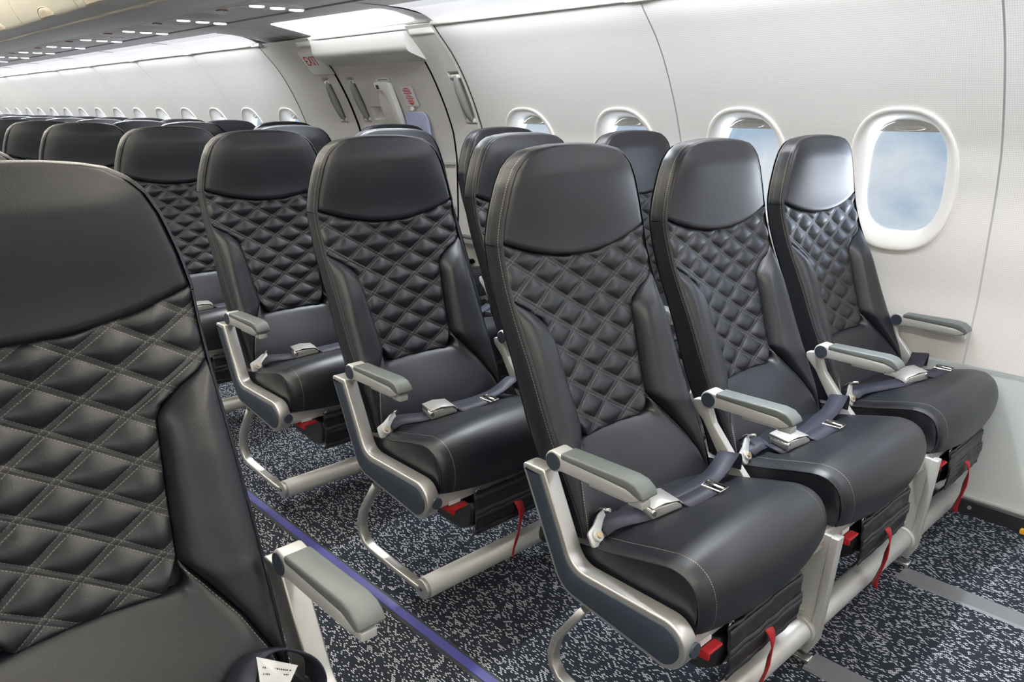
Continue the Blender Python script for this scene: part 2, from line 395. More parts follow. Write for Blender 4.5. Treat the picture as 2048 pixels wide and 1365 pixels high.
def window(idx, yc):
    """surround, shade with its pull, pane"""
    root = empty('window_%d' % idx, (2.67, yc, WZC)); tag(root, kind='structure')
    X0, Z0 = 2.67, WZC
    prof = [(.1725, .2275, 2.5, -.001), (.1725, .2275, 2.5, -.006), (.169, .224, 2.5, -.0095), (.164, .219, 2.5, -.0105), (.156, .211, 2.55, -.0085),
            (.147, .202, 2.6, -.003), (.138, .192, 2.7, .003), (.131, .183, 2.85, .010), (.1265, .177, 3.0, .017), (.1245, .1735, 3.1, .024)]
    m = MB(); N = 72
    def fn(u, v):
        hy, hz, n, dx = prof[int(round(v * (len(prof) - 1)))]; th = 2 * math.pi * u; y, z = superell(hy, hz, n, th)
        k = int(round(v * (len(prof) - 1))) / (len(prof) - 1); zc = .012 * k ** 2
        x = wx(Z0 + z + zc); flatx = 2.672
        f = sstep(.5, 1, k); x = x * (1 - f) + flatx * f + dx
        return (x - X0, y, z + zc)
    m.grid(N, len(prof) - 1, fn, closed=True); m.build('window_surround', WHITER, root)
    m = MB()
    def fn2(u, v):
        th = 2 * math.pi * u; d = [(.1245, .1735, .024), (.1265, .1755, .026), (.1265, .1755, .056)][int(round(v * 2))]
        y, z = superell(d[0], d[1], 3.1, th); return (2.672 + d[2] - X0, y, z + .012)
    m.grid(N, 2, fn2, closed=True); m.build('inner_sleeve', WHITE, root)
    m = MB(); ring = [superell(.125, .174, 3.1, 2 * math.pi * i / N) for i in range(N)]
    m.prism([(y, z + .012) for y, z in ring], 2.672 + .041 - X0, 2.672 + .043 - X0, smooth=True); m.build('window_glass', GLASS, root)
    # shade pulled almost all the way up
    m = MB(); pts = [p for p in ((y, z + .012) for y, z in ring) if p[1] > .152]; zc = .152
    top = sorted(pts, key=lambda p: p[0]); ymx = .107
    m.prism([(-ymx, zc), (ymx, zc)] + [p for p in top[::-1]], 2.672 + .033 - X0, 2.672 + .036 - X0); sh = m.build('window_shade', WHITE, root)
    m = MB(); pts = [(.048 * math.cos(t), .0) for t in ()]
    lens = [(.047 * math.cos(t), .1645 + .0085 * math.sin(t)) for t in [2 * math.pi * i / 24 for i in range(24)]]
    m.prism(lens, 2.672 + .010 - X0, 2.672 + .034 - X0, smooth=True); m.build('shade_pull', WHITER, sh, bevel=.002)
    return root

win_near = [.445 + .56 * k for k in range(5)]                       # 0.445 .. 2.685
win_far = [4.945 + .5615 * k for k in range(16)]
wall_panel(-.40, .725, [-.115, .445]); wall_panel(.725, 1.845, win_near[1:3]); wall_panel(1.845, 3.015, win_near[3:5])
wall_panel(Y_NEAR, -.40, [])
seams = [-.40, .725, 1.845]
y = 4.748
for k in range(8):
    w2 = win_far[2 * k:2 * k + 2]; y1 = (w2[1] + .5615 / 2); wall_panel(y - (.008 if k == 0 else 0), y1, w2); seams.append(y1); y = y1
wall_panel(y, Y_FAR, [])
n = 0
for yc in [-.115] + win_near + win_far: n += 1; window(n, yc)

def seam_strip(ya, yb, off, mt, name, z0=.445, z1=Z_LEDGE):
    m = MB(); m.grid(1, 30, lambda u, v: (wx(z0 + v * (z1 - z0)) + off, ya + u * (yb - ya), z0 + v * (z1 - z0)), flip=True)
    return m.build(name, mt)
tn = 0
for s in seams:
    tn += 1; o = seam_strip(s - .010, s + .010, .004, SEAM, 'trim_%d' % tn); tag(o, kind='structure')

# lower panel and kick strip along the right wall
m = MB(); m.grid(1, 6, lambda u, v: (2.650 - (1 - v) * .052, Y_NEAR + u * (Y_FAR - Y_NEAR), .02 + v * .425), flip=True)
tag(m.build('trim_%d' % (tn + 1), DADO), kind='structure')
m = MB(); m.prism([(2.66, FLOOR), (2.66, .030), (2.588, .030), (2.580, .024), (2.578, FLOOR)], Y_NEAR, Y_FAR, axis='y')
bb = m.build('baseboard_right', KICK); tag(bb, kind='structure')
m = MB(); m.prism([(2.60, .028), (2.60, .034), (2.584, .034), (2.584, .028)], Y_NEAR, Y_FAR, axis='y'); m.build('edge_strip', SILVER, bb)
for k in range(6):
    m = MB(); m.disc((2.578, .62 - .35 * (k - 1), .006), .006, .004, 'x', 12); m.build('screw', SILVER, bb)
m = MB(); m.prism(rounded([(.30, -.018), (.475, -.018), (.475, -.004), (.30, -.004)], .004), 2.565, 2.579); m.build('marker', YELLOW, bb)

# left wall (mirror of the right one, plain), ends, ceiling
m = MB(); m.grid(1, 40, lambda u, v: (2 * XC - wx(FLOOR + v * 1.62), Y_NEAR + u * (Y_FAR - Y_NEAR), FLOOR + v * 1.62))
tag(m.build('wall_left', WHITE), kind='structure')
m = MB(); m.box(-1.3, 2.75, Y_NEAR - .05, Y_NEAR, FLOOR, 2.2); tag(m.build('wall_front', WHITE), kind='structure')
m = MB(); m.box(-1.3, 2.75, Y_FAR, Y_FAR + .05, FLOOR, 2.2); tag(m.build('wall_back', WHITE), kind='structure')
m = MB(); m.grid(16, 1, lambda u, v: (XC - .66 + 1.32 * u, Y_NEAR + v * (Y_FAR - Y_NEAR), 2.03 + .07 * math.sin(math.pi * u)), flip=True)
tag(m.build('ceiling', WHITE), kind='structure')

# unseen shell above the lining and behind the door, added to block stray daylight
m = MB(); m.prism([(-1.32, 1.58), (-1.32, 2.25), (2.78, 2.25), (2.78, 1.58), (2.74, 1.58), (2.74, 2.21), (-1.28, 2.21), (-1.28, 1.58)], Y_NEAR, Y_FAR, axis='y'); tag(m.build('leak_shell', GAP), kind='structure')
m = MB(); m.box(2.80, 2.83, 2.9, 4.80, FLOOR, 1.6); [m.prism([(wx(z) + .006, z) for z in np.linspace(FLOOR, 1.58, 30)] + [(2.82, 1.60), (2.82, FLOOR)], a, a + .016, axis='y') for a in (2.996, 4.738)]; tag(m.build('leak_shell', GAP), kind='structure')  # backing and side pieces added so no sky light enters the door seams

# ------------------------------------------------------------------ overhead bins, service panels, cove lights
def door_prof():
    return [(1.206, 1.640), (1.196, 1.644), (1.176, 1.672), (1.152, 1.72), (1.136, 1.775), (1.130, 1.835), (1.140, 1.90), (1.170, 1.96), (1.23, 2.01), (1.32, 2.045)]
def extrude_prof(m, prof, y0, y1, flip=False):
    n = len(prof) - 1
    m.grid(1, n, lambda u, v: (prof[int(round(v * n))][0], y0 + u * (y1 - y0), prof[int(round(v * n))][1]), flip=flip)
BINP = .79
def make_bin(W_):
    root = empty('overhead_bin', (0, 0, 0))
    m = MB(); extrude_prof(m, [(1.206, 1.6405), (1.25, 1.6395), (1.30, 1.636), (1.325, 1.634)], .001, W_ - .001); m.build('bin_sill', GREYP, root)
    m = MB(); m.tube([(1.331, .002, 1.632), (1.331, W_ - .002, 1.632)], .0085, 10); m.build('edge_rail', CREAM, root)
    m = MB(); extrude_prof(m, [(1.334, 1.630), (1.37, 1.622), (1.43, 1.620), (1.50, 1.624), (1.56, 1.632), (1.606, 1.635)], .001, W_ - .001); m.build('bin_floor', GREYP, root)
    pr = door_prof(); sm_x = smooth_tab([q[1] for q in pr[1:]], [q[0] for q in pr[1:]], .03)
    m = MB(); zz = np.linspace(1.644, 2.04, 26); extrude_prof(m, [pr[0]] + [(sm_x(z), float(z)) for z in zz], .0025, W_ - .0025); d = m.build('bin_door', CREAM, root)
    yc = W_ / 2; hw = .118
    def latch(u, v):      # half oval pull at the lower edge, standing proud of the door
        t = math.pi * u; a, b = math.cos(t), math.sin(t); k = v; z = 1.6435 + .040 * b * k
        return (sm_x(z) - .002 - .010 * (1 - k ** 6), yc + hw * a * k, z)
    m = MB(); m.grid(24, 12, latch); m.build('bin_latch', TAN, d)
    m = MB(); m.tube([(sm_x(1.6435 + .043 * math.sin(t)) - .003, yc + (hw + .004) * math.cos(t), 1.6435 + .043 * math.sin(t)) for t in [math.pi * k / 24 for k in range(25)]], .003, 6); m.build('latch_rim', CREAM, d)
    m = MB(); m.box(1.335, 1.9, .001, W_ - .001, 1.75, 2.06); m.build('bin_body', WHITE, root)
    return root
ORD = ['first', 'second', 'third', 'fourth', 'fifth', 'sixth', 'seventh', 'eighth', 'ninth', 'tenth', 'eleventh', 'twelfth', 'thirteenth', 'fourteenth', 'fifteenth', 'sixteenth', 'seventeenth', 'eighteenth']
b0 = make_bin(1.007); bs = make_bin(.49); bs.location = (0, 3.652, 0)
tag(bs, 'narrow cream overhead bin with its tan latch cut by the top edge', 'overhead bin', 'overhead bins above the window side seats')
first = True
for j, yb in enumerate([4.142 + 1.007 * k for k in range(9)] + [3.652 - 1.007 * k for k in range(1, 6)]):
    o = b0 if first else copy_tree(b0); first = False; o.location = (0, yb, 0)
    if j == 0: lab = 'cream overhead bin in the upper left corner with its whole tan latch in view'
    elif j == 1: lab = 'cream overhead bin with its tan latch cut by the left edge of the photo'
    else: lab = 'cream overhead bin above the window side seats, outside the open view'
    tag(o, lab, 'overhead bin', 'overhead bins above the window side seats')

def make_psu():
    root = empty('passenger_service_unit', (0, 0, 0))
    m = MB(); m.prism([(1.610, 1.634), (1.885, 1.631), (1.885, 1.645), (1.610, 1.648)], .004, BINP - .004, axis='y'); m.build('service_panel', GREYD, root, bevel=.002)
    # shallow oval dish with three reading lights
    m = MB(); m.prism(rounded([(1.625, .255), (1.875, .255), (1.875, .350), (1.625, .350)], .045), 1.6285, 1.634, axis='z'); m.build('light_bezel', GREYD, root, bevel=.0015)
    for i, x in enumerate((1.665, 1.760, 1.850)):
        m = MB(); m.disc((x, .302, 1.6270), .036, .006, 'z', 24); ring = m.build('reading_light', SILVER, root)
        m = MB(); m.disc((x, .302, 1.6240), .031, .006, 'z', 24); m.build('lens', READL, ring)
    m = MB(); m.box(1.635, 1.672, .600, .640, 1.629, 1.633); m.build('indicator_sign', REDTEXT_PSU, root)
    m = MB(); m.prism(rounded([(1.64, .42), (1.87, .42), (1.87, .55), (1.64, .55)], .03), 1.6305, 1.634, axis='z'); m.build('mask_hatch', GREYP, root, bevel=.001)
    return root
REDTEXT_PSU = mat('dark_red_indicator', (0.16, 0.012, 0.015), 0.3)
p0 = make_psu(); first = True
for k in range(-5, 12):
    yb = 4.135 - .302 + BINP * k
    if yb + BINP > Y_FAR or yb < Y_NEAR: continue
    o = p0 if first else copy_tree(p0); first = False; o.location = (0, yb, 0)
    if yb < 5:
        for x in (1.665, 1.760, 1.850):
            ld = bpy.data.lights.new('reading_lamp', 'SPOT'); ld.energy = READ_W; ld.spot_size = R(78); ld.spot_blend = .9; ld.shadow_soft_size = .03; ld.color = (.90, .95, 1.0)
            lo = bpy.data.objects.new('reading_lamp', ld); COL.objects.link(lo); lo.parent = o; lo.location = (x, .302, 1.617); lo.rotation_euler = (R(-22), 0, 0)
    if 0 <= k <= 5: lab = 'overhead reading light panel with three white lamps, %s lit one counted from the exit door' % ORD[k]
    elif k == -1: lab = 'grey overhead service panel with dark red sign beside the bright ceiling panel of the exit'
    else: lab = 'grey overhead service panel with reading lights, outside the open view'
    tag(o, lab, 'reading light panel', 'passenger service panels')
# dark rail beside the service panels, grey outer ceiling panel
m = MB(); m.prism([(1.884, 1.628), (1.902, 1.628), (1.902, 1.65), (1.884, 1.65)], Y_NEAR, Y_FAR, axis='y'); tag(m.build('trim_40', mat('dark_rail', (0.16, 0.16, 0.18), .5)), kind='structure')
CP = [(1.902, 1.634), (2.00, 1.6365), (2.10, 1.6365)]
CV = [(2.10, 1.636), (2.185, 1.634), (2.255, 1.626), (2.305, 1.613), (2.340, 1.596), (2.352, 1.584)]
def ceil_panel(y0, y1, prof, mt, name):
    m = MB(); extrude_prof(m, prof, y0, y1, flip=True); return m.build(name, mt)
k = 40
for y0, y1 in ((Y_NEAR, 3.02), (4.748, Y_FAR)):
    k += 1; tag(ceil_panel(y0, y1, CP, GREYP, 'trim_%d' % k), kind='structure')
def cove(y0, y1, label, parts=True):
    root = empty('cove_light', (2.3, y0, 1.6)); tag(root, label, 'cove light', 'cove lights above the sidewall')
    m = MB(); extrude_prof(m, [(a - 2.3, b - 1.6) for a, b in CV], .004, y1 - y0 - .004, flip=True); m.build('washed_panel', COVE, root)  # plain cove panel, its lit look comes from the glowing material
    m = MB(); m.tube([(2.337 - 2.3, .002, 1.583 - 1.6), (2.337 - 2.3, y1 - y0 - .002, 1.583 - 1.6)], .010, 12); m.build('ledge', WHITER, root)
    m = MB(); m.tube([(a - 2.3, .0, b - .001 - 1.6) for a, b in CV], .0035, 6); m.build('end_rib', GREYD, root)
    m = MB(); m.prism(rounded([(-.055, .008), (.055, .008), (.055, -.012), (-.055, -.012)], .008), .028, .056, axis='z' if False else 'x')
    cl = m.build('ledge_clip', WHITER, root, bevel=.004); cl.location = (0, 0, -.018)
    ld = bpy.data.lights.new('cove_lamp', 'AREA'); ld.shape = 'RECTANGLE'; ld.size = .10; ld.size_y = (y1 - y0) - .06; ld.energy = COVE_W * (y1 - y0); ld.color = COOL[:3]
    lo = bpy.data.objects.new('cove_lamp', ld); COL.objects.link(lo); lo.parent = root
    lo.location = (-.13, (y1 - y0) / 2, .024); lo.rotation_euler = (0, R(-14), 0)
    return root
edges = [4.748] + seams[3:]
cove(Y_NEAR, -.40, 'bright cove light over the sidewall, behind the camera'); cove(-.40, .725, 'bright cove light over the front window, outside the open view')
cove(.725, 1.845, 'bright cove light above the front windows, nearest section past the top edge'); cove(1.845, 3.015, 'bright white cove light on the near side of the exit door')
cove(4.748, edges[1], 'bright cove light section next to the far side of the exit door')
for j in range(1, len(edges) - 1):
    cove(edges[j], edges[j + 1], '%s bright cove light section past the exit door' % ORD[j])
# mirrored left side: bins and cove as plain lining
m = MB(); mir = lambda p: [(2 * XC - a, b) for a, b in p]
extrude_prof(m, mir(door_prof()), Y_NEAR, Y_FAR); extrude_prof(m, mir([(1.33, 1.68), (1.306, 1.64), (1.314, 1.62), (1.43, 1.61), (1.60, 1.634), (1.9, 1.634), (2.10, 1.636)]), Y_NEAR, Y_FAR)
tag(m.build('trim_50', CREAM), kind='structure')
for j, (ya, yb) in enumerate(((-2.1, 3.0), (4.7, 14.1))):
    m = MB(); extrude_prof(m, mir(CV), ya, yb); o = m.build('cove_light', COVE); ld = bpy.data.lights.new('cove_lamp', 'AREA'); ld.shape = 'RECTANGLE'; ld.size = .10; ld.size_y = yb - ya - .1; ld.energy = COVE_W * (yb - ya); ld.color = WARM[:3]
    lo = bpy.data.objects.new('cove_lamp', ld); COL.objects.link(lo); lo.parent = o; lo.location = (2 * XC - 2.17, (ya + yb) / 2, 1.622); lo.rotation_euler = (0, R(14), 0)
    tag(o, ['cove light over the left sidewall, front part behind the camera', 'cove light over the left sidewall, rear part outside the view'][j], 'cove light', 'cove lights over the left sidewall')
# ceiling lamps along the aisle
for j in range(10):
    ya = -2.0 + 1.6 * j
    for sx_, sd in ((-.40, 'left'), (.40, 'right')):
        m = MB(); m.prism(rounded([(XC + sx_ - .06, ya), (XC + sx_ + .06, ya), (XC + sx_ + .06, ya + 1.5), (XC + sx_ - .06, ya + 1.5)], .02), 2.045, 2.060, axis='z')
        o = m.build('ceiling_light', AISLEL); tag(o, 'long warm ceiling lamp above the aisle, %s one of the %s strip' % (ORD[j], sd), 'ceiling light', 'ceiling lamps above the aisle')

# ------------------------------------------------------------------ the exit door and its jambs
def holed(y0, y1, z0, z1, holes, off, mt, name, parent=None, lip=0):
    """wall-following strip with rectangular openings"""
    ys = sorted({y0, y1, *[h[0] for h in holes], *[h[1] for h in holes]})
    zs = set(np.linspace(z0, z1, 40).round(4)); 
    for h in holes: zs |= {h[2], h[3]}
    zs = sorted(zs); m = MB()
    for a, b in zip(ys, ys[1:]):
        for c, d in zip(zs, zs[1:]):
            if any(h[0] <= (a + b) / 2 <= h[1] and h[2] <= (c + d) / 2 <= h[3] for h in holes): continue
            m.add([(wx(c) + off, a, c), (wx(c) + off, b, c), (wx(d) + off, b, d), (wx(d) + off, a, d)], [(0, 3, 2, 1)])
    return m.build(name, mt, parent)
PLANE = None
def sx_(z):
    return wx(z) if PLANE is None else wx(PLANE[0]) + (wx(PLANE[1]) - wx(PLANE[0])) * (z - PLANE[0]) / (PLANE[1] - PLANE[0])
def patch(pts, o0, o1, mt, name, parent=None, bevel=0):
    """outline (y,z) raised from the wall surface: o0 behind it, o1 in front of it"""
    m = MB(); n = len(pts); v = [(sx_(z) + o0, y, z) for y, z in pts] + [(sx_(z) - o1, y, z) for y, z in pts]
    m.add(v, [list(range(n, 2 * n))], smooth=False); m.add(v, [[i, (i + 1) % n, n + (i + 1) % n, n + i] for i in range(n)], smooth=False)
    return m.build(name, mt, parent, bevel=bevel)
def dish(h, depth, off, mt, name, parent=None):
    y0, y1, z0, z1 = h; m = MB()
    def fn(u, v):
        y = y0 + u * (y1 - y0); z = z0 + v * (z1 - z0); a, b = 2 * u - 1, 2 * v - 1
        k = max(0, 1 - a ** 4) * max(0, 1 - b ** 6); return (wx(z) + off + depth * k ** .7, y, z)
    m.grid(20, 30, fn, flip=True); return m.build(name, mt, parent)
def letters(txt, size, yc, zc, off, mt, name, parent=None, left=True, tilt=0):
    cu = bpy.data.curves.new(name, 'FONT'); cu.body = txt; cu.size = size; cu.align_x = 'CENTER'; cu.align_y = 'CENTER'; cu.extrude = 0.0006
    tmp = bpy.data.objects.new(name + '_tmp', cu); COL.objects.link(tmp); dg = bpy.context.evaluated_depsgraph_get(); dg.update()
    me = bpy.data.meshes.new_from_object(tmp.evaluated_get(dg)); bpy.data.objects.remove(tmp)
    for v in me.vertices:
        a, b, c = v.co; y, z = yc - a, zc + b; v.co = (sx_(z) - off - .0006 - c, y, z)
    me.materials.clear(); me.materials.append(mt); o = bpy.data.objects.new(name, me); COL.objects.link(o)
    if parent: o.parent = parent
    return o
rect = lambda y0, y1, z0, z1, r_=.004: rounded([(y0, z0), (y1, z0), (y1, z1), (y0, z1)], r_)

H1, H2, H3 = (3.035, 3.128, 1.135, 1.385), (3.985, 4.058, 1.135, 1.382), (4.235, 4.308, 1.128, 1.384)
REC = (3.838, 3.948, 1.150, 1.226)
nj = holed(3.012, 3.244, FLOOR, 1.585, [H1], 0, DOORG, 'wall_right'); tag(nj, kind='structure')
dish(H1, .05, 0, DOORG, 'handle_recess', nj)
fj = holed(4.140, 4.745, FLOOR, 1.585, [H3], 0, DOORG, 'wall_right'); tag(fj, kind='structure'); dish(H3, .05, 0, DOORG, 'handle_recess', fj)
holed(3.019, 3.034, FLOOR, 1.58, [], -.006, WHITER, 'edge_moulding', nj)
for a, b, q_ in ((3.240, 3.270, .018), (4.131, 4.142, .016), (3.010, 3.018, -.0012), (4.741, 4.749, -.0012)):
    o = holed(a, b, FLOOR, 1.585, [], q_, GAP, 'trim_%d' % int(60 + a * 10)); tag(o, kind='structure')
door = empty('door_1', (2.6, 3.7, FLOOR)); tag(door, 'white aircraft exit door with handle cover and placards', kind='structure')
def to_door(o): o.parent = door; o.matrix_parent_inverse = Matrix.Translation(-Vector(door.location)); return o
dp = to_door(holed(3.268, 4.131, FLOOR, 1.47, [H2, REC], .008, DOORG, 'door_panel'))
to_door(dish(H2, .05, .008, DOORG, 'handle_recess')); to_door(dish(REC, .028, .008, DOORG, 'latch_recess'))
def grab(h, off, label):
    y0, y1, z0, z1 = h; yc = (y0 + y1) / 2; zz = np.linspace(z0 + .018, z1 - .018, 14); m = MB()
    path = [(wx(z) + off + .012 - .022 * spw(math.sin(math.pi * i / 13), .6), yc, z) for i, z in enumerate(zz)]
    m.tube(path, [.010 + .011 * spw(math.sin(math.pi * i / 13), .5) for i in range(14)], 14)
    o = m.build('grab_handle', HANDLE)
    for z in (z0 + .022, z1 - .022):
        m = MB(); m.tube([(wx(z) + off + .014, y0 + .003, z), (wx(z) + off + .014, y1 - .003, z)], .012, 12); m.build('mount_pin', WHITER, o)
    if label: tag(o, label, 'handle', 'grab handles around the exit door')
    return o
grab(H1, 0, 'grey grab handle in the white door jamb nearest the front windows'); to_door(grab(H2, .008, None)); grab(H3, 0, 'grey grab handle on the far door jamb under the exit sign')
PLANE = (1.06, 1.35)
hc = to_door(patch(rounded([(3.768, 1.349), (3.638, 1.349), (3.640, 1.06), (3.684, 1.06), (3.688, 1.27), (3.715, 1.303), (3.772, 1.306)], .012), .01, .020, WHITER, 'handle_cover', bevel=.005))
to_door(patch(rounded([(3.775, 1.30), (3.69, 1.30), (3.686, 1.06), (3.80, 1.06), (3.80, 1.24)], .01), .01, .004, DOORG, 'cover_plate', bevel=.002))
to_door(patch(rect(3.728, 3.752, 1.314, 1.335, .002), 0, .0212, DARKTEXT, 'indicator_window'))
to_door(patch(rect(3.634, 3.756, 1.352, 1.370, .002), 0, .001, PAPER, 'text_strip')); to_door(patch(rect(3.650, 3.742, 1.3585, 1.363, .001), 0, .0016, DARKTEXT, 'print_line'))
PLANE = (1.226, 1.324)
pl = to_door(patch(rect(3.466, 3.576, 1.226, 1.324, .003), 0, .001, PAPER, 'placard'))
for i, wd in enumerate((.45, .72, .7, .8, .4, .6, .75, .5, .62)):
    to_door(patch(rect(3.521 - .046 * wd, 3.521 + .046 * wd, 1.3125 - .0083 * i, 1.3165 - .0083 * i, .001), 0, .0016, REDTEXT, 'print_line'))
to_door(patch([(3.547, 1.242), (3.495, 1.242), (3.521, 1.230)], 0, .0016, REDTEXT, 'arrow'))
PLANE = (1.05, 1.18)
to_door(patch(rect(3.700, 3.786, 1.153, 1.173, .002), 0, .0056, PAPER, 'small_label')); to_door(patch(rect(3.708, 3.776, 1.159, 1.167, .001), 0, .0062, LIME, 'print_line'))
to_door(patch(rect(3.95, 4.064, 1.055, 1.124, .003), 0, .001, PAPER, 'placard')); to_door(letters('AUF', .060, 4.007, 1.090, .001, REDTEXT, 'lettering'))
to_door(patch(rect(3.868, 3.944, 1.055, 1.133, .003), 0, .001, PAPER, 'placard')); to_door(patch([(3.925, 1.08), (3.887, 1.08), (3.906, 1.120)], 0, .0016, REDTEXT, 'arrow'))
to_door(patch(rect(3.835, 3.855, 1.09, 1.128, .002), 0, .001, DARKTEXT, 'slot')); to_door(patch(rect(3.69, 3.76, 1.118, 1.140, .003), 0, .006, HANDLE, 'slot'))
PLANE = None
bl = to_door(patch(rounded([(3.610, .86), (3.425, .86), (3.425, 1.198), (3.610, 1.198)], [.02, .02, .045, .03]), 0, .012, BLIND, 'window_blind', bevel=.004))
m = MB(); m.disc((wx(1.212) - .006, 3.527, 1.212), .011, .014, 'x', 14); to_door(m.build('knob', WHITER))
for z in (.93, .70): to_door(patch(rect(3.27, 4.12, z, z + .012, .003), 0, .006, SEAM, 'lining_rib'))
# housing over the door
m = MB(); pr = rounded([(2.338, 1.566), (2.352, 1.478), (2.495, 1.434), (2.52, 1.566)], [.006, .045, .004, .001]); m.prism(pr, 3.232, 4.105, axis='y', smooth=True)
hb = m.build('door_header', WHITE); tag(hb, 'long white rounded housing above the exit door', 'door housing')
bm = bmesh.new(); bm.from_mesh(hb.data)
es = [e for e in bm.edges if len(e.link_faces) == 2 and any(len(f.verts) > 8 for f in e.link_faces)]
bmesh.ops.bevel(bm, geom=es, offset=.034, segments=5, profile=.5, affect='EDGES', clamp_overlap=True); bm.to_mesh(hb.data); bm.free()
m = MB(); m.prism([(2.336, 1.592), (2.336, 1.570), (2.50, 1.570), (2.50, 1.592)], 3.228, 4.095, axis='y'); m.build('lid', WHITER, hb, bevel=.004)
for a, b, lab in ((3.030, 3.222, 'small white end block right of the housing over the exit door'), (4.115, 4.300, 'small white end block left of the housing above the exit sign')):
    m = MB(); m.prism([(2.350, 1.590), (2.362, 1.545), (2.50, 1.525), (2.50, 1.590)], a, b, axis='y'); tag(m.build('end_block', WHITER, bevel=.008), lab, 'trim block', 'end blocks over the exit door')
PLANE = (1.40, 1.52)
es_ = patch(rect(4.125, 4.338, 1.402, 1.520, .006), 0, .020, WHITER, 'exit_sign', bevel=.003); tag(es_, 'white exit sign with red letters beside the door housing', 'exit sign')
letters('EXIT', .066, 4.246, 1.470, .020, REDTEXT, 'lettering', es_); PLANE = None
# lowered ceiling over the door with its recessed lamp
CD = [(1.902, 1.634), (2.10, 1.634), (2.20, 1.628), (2.30, 1.616), (2.40, 1.600), (2.52, 1.592)]
lz = lambda x: float(np.interp(x, [p[0] for p in CD], [p[1] for p in CD]))
for (a, b, nm) in ((3.016, 4.395, 'trim_70'), (4.400, 4.746, 'trim_71')):
    m = MB(); xs = np.linspace(1.902, 2.52, 26)
    m.grid(1, 25, lambda u, v: (xs[int(round(v * 25))], a + u * (b - a), lz(xs[int(round(v * 25))])), flip=True); tag(m.build(nm, GREYP), kind='structure')
m = MB(); out_ = rounded([(2.085, 4.06), (2.115, 3.09), (2.35, 3.14), (2.385, 4.16)], [.03, .05, .06, .05], 8); n = len(out_)
m.add([(x, y, lz(x) - .004) for x, y in out_] + [(x, y, lz(x) + .002) for x, y in out_], [list(range(n))] + [[i, (i + 1) % n, n + (i + 1) % n, n + i] for i in range(n)], smooth=False)
tag(m.build('ceiling_light', DOORL), 'bright white ceiling light panel above the exit door', 'ceiling light')

# ------------------------------------------------------------------ seats
ZS = .02     # seat empties stand on the floor at z = FLOOR
ye = smooth_tab([.30, .36, .44, .50, .567, .65, .72, .79, .85, .91, .952, 1.0, 1.06, 1.10, 1.14],
                [-.08, -.055, -.030, .000, .035, .073, .103, .138, .166, .187, .196, .200, .203, .205, .207], .04)
WT = ([.30, .36, .44, .60, .80, .952, 1.0, 1.033, 1.06, 1.09, 1.11, 1.122, 1.128, 1.1325], [.213, .215, .220, .2275, .2285, .2275, .217, .2065, .1970, .1810, .160, .136, .105, .06])
wd = lambda z: float(np.interp(z, *WT))
rec = smooth_tab([.30, .36, .44, .54, .68, .785, .86, .92, 1.2], [.015, .02, .040, .056, .046, .032, .012, 0, 0], .05)
def base(a, z):
    t = min(1, abs(a) / max(wd(z), .02)); return ye(z) + rec(z) * spw(1 - t ** 2, 1.2)
HQ = lambda z: float(np.interp(z, [.5, .543, .585, .70, .772, .792, .812, .830, .846, 1.2], [.118, .118, .120, .131, .139, .150, .180, .210, .2275, .2275])) if z < .846 else wd(z)
HL = lambda z: float(np.interp(z, [.30, .40, .45, .50, .55, .585], [.213, .2155, .203, .180, .146, .119]))
zs_ = lambda s: .908 + .044 * s * s
zq_ = lambda s: .543 + .046 * max(0, (abs(s) - .72) / .28) ** 2.2
def edge(d, r_=.010): return 1 - math.exp(-max(d, 0) / r_)

def quilt(a, z):
    p = a / DX + (z - DZ0) / DZ; q = a / DX - (z - DZ0) / DZ
    f1 = abs(((p + 100.5) % 1) - .5) * DN; f2 = abs(((q + 100.5) % 1) - .5) * DN
    def prof(d):
        x = min(1, max(0, d - .0044) / (DN / 2 - .0044)); return math.sin(math.pi / 2 * x) ** .62
    return .0085 * prof(f1) * prof(f2) + .0010 * max(math.exp(-(f1 / .0020) ** 2), math.exp(-(f2 / .0020) ** 2))

def skirt(m, nu, nv, fn, uvfn, back=.02):
    """front surface plus a rim that runs back so that panels close against each other"""
    def f(i, j):
        u = min(1, max(0, (i - 1) / nu)); v = min(1, max(0, (j - 1) / nv)); p = fn(u, v)
        if i in (0, nu + 2) or j in (0, nv + 2): p = (p[0], p[1] + back, p[2])
        return p
    N1, N2 = nu + 2, nv + 2
    m.grid(N1, N2, lambda u, v: f(int(round(u * N1)), int(round(v * N2))), lambda u, v: uvfn(min(1, max(0, (round(u * N1) - 1) / nu)), min(1, max(0, (round(v * N2) - 1) / nv))))

